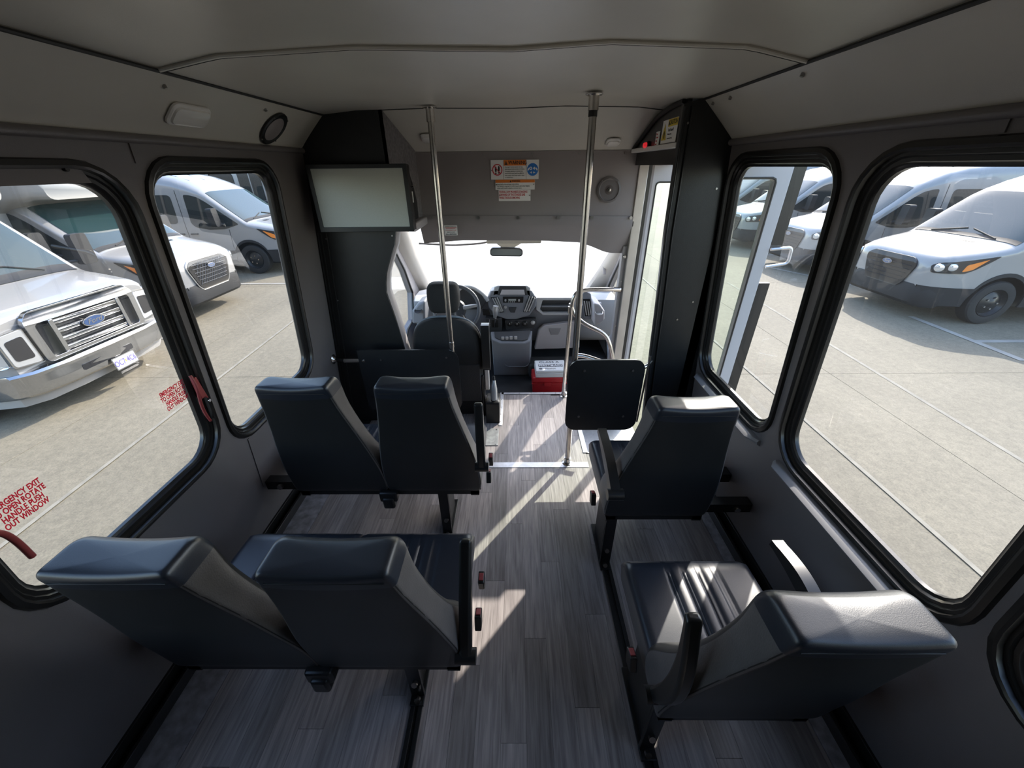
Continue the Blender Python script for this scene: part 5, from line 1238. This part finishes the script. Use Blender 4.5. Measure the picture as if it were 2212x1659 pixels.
def bus_body(t, hw, s0, s1, z0, z1, cab_top, door):
    out = rpoly([(-hw,z0),(hw,z0),(hw,z1-0.0),(-hw,z1-0.0)],0.16)
    MB().plate(out, -(s1-s0), lambda u,v,w: Vector((-s0+w,u,v))).build('coach_body', PNT2, t, bevel=0.01)
    # sloping cap over the cab
    rings = []
    for s_, zb, zt, k in ((s0,cab_top-0.15,z1-0.02,1.0),(s0-0.30,cab_top-0.02,z1-0.10,0.97),(s0-0.55,cab_top+0.02,z1-0.28,0.90),(s0-0.72,cab_top+0.02,cab_top+0.30,0.80)):
        rings.append([Vector((-s_,u,v)) for u,v in rpoly([(-hw*k,zb),(hw*k,zb),(hw*k,zt),(-hw*k,zt)],0.13)])
    MB().loft(rings).build('front_cap', PNT2, t, sharp=50)
    for sg in (1,-1):
        y = sg*(hw+0.004)
        n = 4; a = s0+0.95 if (door and sg < 0) else s0+0.2; L = (s1-0.2-a)/n
        for k in range(n):
            o = MB().plate(rrect(a+L*k+0.05,1.30,a+L*(k+1)-0.05,2.30,0.09), 0.012, lambda u,v,w: Vector((-u,y+sg*w*0.5-sg*0.004,v))).build('coach_window', VGL, t)
            MB().tube([(-u,y+sg*0.003,v) for u,v in rrect(a+L*k+0.05,1.30,a+L*(k+1)-0.05,2.30,0.09)],0.014,6,closed=True).build('window_frame', CLAD, o)
        if door and sg < 0:
            for (p,q) in ((s0+0.12,s0+0.46),(s0+0.50,s0+0.84)):
                MB().plate(rrect(p,0.60,q,2.35,0.03), 0.012, lambda u,v,w: Vector((-u,y-w*0.6,v))).build('entry_door', VGL, t)
        MB().box((-s1+0.05,min(y,y+sg*0.01),0.45),(-s0-0.95,max(y,y+sg*0.01),0.62)).build('skirt', CLAD, t)
        wheel(t, -s1+1.5, sg*(hw-0.02), sg, 0.38)
        MB().plate([(-0.45,0),(0.45,0)]+[(0.45*math.cos(a),0.45*math.sin(a)) for a in [math.pi*k/12 for k in range(1,12)]], 0.01, lambda u,v,w: Vector((-s1+1.5+u,sg*(hw+0.001)+sg*w,0.45+v))).build('wheel_arch', CLAD, t)
    return
R1 = transit((6.80,7.20,ZG), math.pi, 'white van with its whole bonnet in the rear right window, nearest on the right')
R2 = transit((7.02,10.45,ZG), math.pi, 'white van second in the right row, split by the window pillar')
R3 = transit((7.22,13.85,ZG), math.pi, 'white van third in the right row, seen through the green door glass')
R4 = transit((7.42,17.3,ZG), math.pi, 'white van farthest in the right row, behind the door glass')
LP = transit((-5.72,11.22,ZG), 0.0, 'white van seen from its side through the front left window')
LC = transit((-5.75,7.32,ZG), 0.0, 'white minibus with honeycomb grille between the chromed bus and the side-on van', cutaway=True, chrome=True)
LC2 = transit((-5.9,14.9,ZG), 0.0, 'white minibus partly hidden behind the side-on van', cutaway=True)

# chrome-fronted bus, nearest on the left
def eseries(loc, heading, label):
    t = thing('shuttle_bus', label, 'bus', (0,0,0))
    H = [(0,1.10),(0.04,1.135),(0.15,1.165),(0.45,1.225),(0.72,1.275),(0.80,1.31),(1.45,1.98),(1.6,2.06),(2.2,2.1)]
    W = [(0,0.86),(0.03,0.90),(0.12,0.94),(0.3,0.97),(0.8,0.985),(2.2,0.99)]
    R = [(0,0.09),(0.3,0.10),(0.8,0.10),(1.4,0.12),(2.2,0.2)]
    S = Shell(H, W, R, 2.2, [0.88], base=0.42, ar=0.42, az=0.36, tuck=0.13)
    S.body(0, 2.2).build('body', PNT, t, sharp=32)
    MB().box((-2.0,-0.72,0.22),(-0.30,0.72,1.0)).build('underbody', TAPE, t)
    # chrome grille: surround with opening, bars, uprights
    fn = lambda u,v,w: Vector((0.055+w-0.055*(u/0.9)**2-0.20*max(0,v-1.02), u, v))
    out = rpoly([(-0.62,0.60),(-0.64,1.05),(-0.55,1.14),(0.55,1.14),(0.64,1.05),(0.62,0.60)],0.05)
    inn = rpoly([(-0.55,0.64),(-0.56,0.99),(-0.52,1.015),(0.52,1.015),(0.56,0.99),(0.55,0.64)],0.04)
    g = MB().plate(out, 0.05, fn, [inn]).build('grille_surround', CHROME, t, bevel=0.012)
    MB().plate(inn, 0.01, lambda u,v,w: fn(u,v,w-0.012)).build('grille_back', HLD, t)
    for x in (-0.40,0.40): MB().plate([(x-0.022,0.64),(x+0.022,0.64),(x+0.022,1.01),(x-0.022,1.01)], 0.042, fn).build('grille_upright', CHROME, t, bevel=0.008)
    for k in range(4):
        z = 0.655+0.098*k
        m = MB(); 
        pts = [(-0.40,z),(-0.2,z),(0,z),(0.2,z),(0.40,z),(0.40,z+0.045),(0.2,z+0.045),(0,z+0.045),(-0.2,z+0.045),(-0.40,z+0.045)]
        m.plate(pts, 0.036, fn).build('grille_bar', CHROME, t, bevel=0.010)
    emblem(t, frame(fn(0,0.86,0.040),(0,1,0),(0,0,1)), 0.135, 0.058)
    for sg in (1,-1):
        hl = S.patch(rpoly([(0.01,0.66),(0.01,1.0),(0.10,1.03),(0.20,1.0),(0.20,0.70),(0.12,0.66)],0.03), sg, 0.012).build('side_lamp', HLL, t)
        S.patch(rpoly([(0.05,0.86),(0.05,0.92),(0.15,0.92),(0.15,0.86)],0.02), sg, 0.018).build('turn_lens', AMB, hl)
        h2 = MB().plate(rpoly([(sg*0.645,0.64),(sg*0.87,0.66),(sg*0.88,0.98),(sg*0.66,1.0)],0.03), 0.03, fn).build('headlight', HLL, t, bevel=0.008)
        MB().plate(rpoly([(sg*0.635,0.63),(sg*0.885,0.65),(sg*0.895,0.99),(sg*0.65,1.01)],0.03), 0.025, fn).build('bezel', CHROME, h2)
        MB().plate(rpoly([(sg*0.68,0.70),(sg*0.84,0.71),(sg*0.845,0.92),(sg*0.69,0.94)],0.03), 0.034, fn).build('reflector', HLD, h2)
        S.patch(rpoly([(1.02,1.24),(1.45,1.70),(1.62,1.84),(1.95,1.88),(2.0,1.2),(1.4,1.15)],0.05), sg, 0.006).build('side_window', VGL, t)
        mr = MB().plate(rrect(-0.11,-0.20,0.11,0.20,0.04), 0.09, lambda u,v,w: Vector((-1.05+w,sg*1.30+u,1.45+v))).build('door_mirror', CLAD, t, bevel=0.02)
        MB().tube([(-1.1,sg*0.97,1.32),(-1.02,sg*1.25,1.30)],0.018,8).build('mirror_arm', CLAD, mr)
        wheel(t, -0.88, sg*0.975, sg, 0.375)
    S.patch([(1.0,0.62),(1.01,0.62),(1.01,1.2),(1.0,1.2)], -1, 0.003).build('door_seam', CLAD, t)
    # chrome bumper, wrapped
    rings = []
    for y, xo in ((-1.0,-0.38),(-0.985,-0.20),(-0.94,-0.04),(-0.80,0.075),(-0.5,0.135),(0,0.155),(0.5,0.135),(0.80,0.075),(0.94,-0.04),(0.985,-0.20),(1.0,-0.38)):
        rings.append([Vector((xo-0.07,y*0.97,0.585)),Vector((xo-0.01,y,0.58)),Vector((xo+0.012,y,0.555)),Vector((xo+0.004,y,0.52)),Vector((xo+0.010,y,0.44)),Vector((xo-0.005,y,0.34)),Vector((xo-0.03,y*0.99,0.315)),Vector((xo-0.08,y*0.97,0.32))])
    MB().loft(rings).build('chrome_bumper', CHROME, t, sharp=30)
    MB().plate(rrect(-0.42,0.40,0.22,0.47,0.02), 0.012, lambda u,v,w: Vector((0.153-0.08*(u)**2+w,u,v))).build('bumper_slot', HLD, t)
    rings = []
    for y, xo in ((-0.98,-0.35),(-0.92,-0.10),(-0.75,0.02),(-0.4,0.06),(0,0.07),(0.4,0.06),(0.75,0.02),(0.92,-0.10),(0.98,-0.35)):
        rings.append([Vector((xo-0.10,y*0.97,0.33)),Vector((xo,y,0.33)),Vector((xo-0.02,y*0.98,0.21)),Vector((xo-0.12,y*0.95,0.20))])
    MB().loft(rings).build('valance', mat('grey_valance',(0.30,0.29,0.28),0.5), t, sharp=40)
    # licence plate
    F = frame((0.175,0.03,0.315),(0,1,0),(-0.1,0,1))
    lp = MB().plate(rrect(-0.155,-0.078,0.155,0.078,0.012), 0.006, lambda u,v,w: F @ Vector((u,v,w))).build('licence_plate', CHROME, t)
    MB().plate(rrect(-0.145,-0.068,0.145,0.068,0.01), 0.002, lambda u,v,w: F @ Vector((u,v,0.006+w))).build('plate_face', PLATEW, lp)
    text('OC7', F @ Matrix.Translation((-0.078,-0.005,0.0085)), 0.098, PURP, lp, sx=0.72, bold=0.001)
    text('4C6', F @ Matrix.Translation((0.080,-0.005,0.0085)), 0.098, PURP, lp, sx=0.72, bold=0.001)
    MB().plate([(-0.008,-0.018),(0.008,-0.018),(0.006,0.012),(-0.006,0.012)], 0.0015, lambda u,v,w: F @ Vector((u,v,0.008+w))).build('plate_motif', YEL, lp)
    MB().box((-0.02,-0.05,-0.14),(0.02,0.05,-0.07), F).build('plate_bracket', CLAD, t)
    # windshield and cowl
    vs = []; fs = []; NXX, NS = 18, 10
    for j in range(NS+1):
        x = 0.84+(1.42-0.84)*j/NS; hw = S.w(x,S.zs(x))*(0.89)
        for i in range(NXX+1): y = -hw+2*hw*i/NXX; vs.append((-x+0.006, y, S.top(x,y)+0.006))
    for j in range(NS):
        for i in range(NXX): a = j*(NXX+1)+i; fs.append((a,a+1,a+NXX+2,a+NXX+1))
    MB().add(vs,fs).build('windshield', VGS, t, sharp=80)
    vs = []; fs = []
    for j in range(3):
        x = 0.735+0.11*j/2; hw = S.w(x,S.zs(x))*0.89
        for i in range(NXX+1): y = -hw+2*hw*i/NXX; vs.append((-x+0.004, y, S.top(x,y)+0.008))
    for j in range(2):
        for i in range(NXX): a = j*(NXX+1)+i; fs.append((a,a+1,a+NXX+2,a+NXX+1))
    MB().add(vs,fs).build('cowl_strip', CLAD, t, sharp=80)
    for y0_,y1_ in ((0.55,-0.05),(-0.05,-0.60)):
        MB().tube([(-0.80,y0_,S.top(0.80,y0_)+0.02),(-0.90,(y0_+y1_)/2,S.top(0.90,y1_)+0.02),(-0.93,y1_,S.top(0.93,y1_)+0.02)],0.010,6).build('wiper', CLAD, t)
    bus_body(t, 1.16, 1.95, 6.9, 0.45, 2.95, 2.06, True)
    t.location = loc; t.rotation_euler = (0,0,heading); return t
eseries((-5.12,4.33,ZG), 0.0, 'white shuttle bus with chrome grille and numbered plate, nearest on the left')
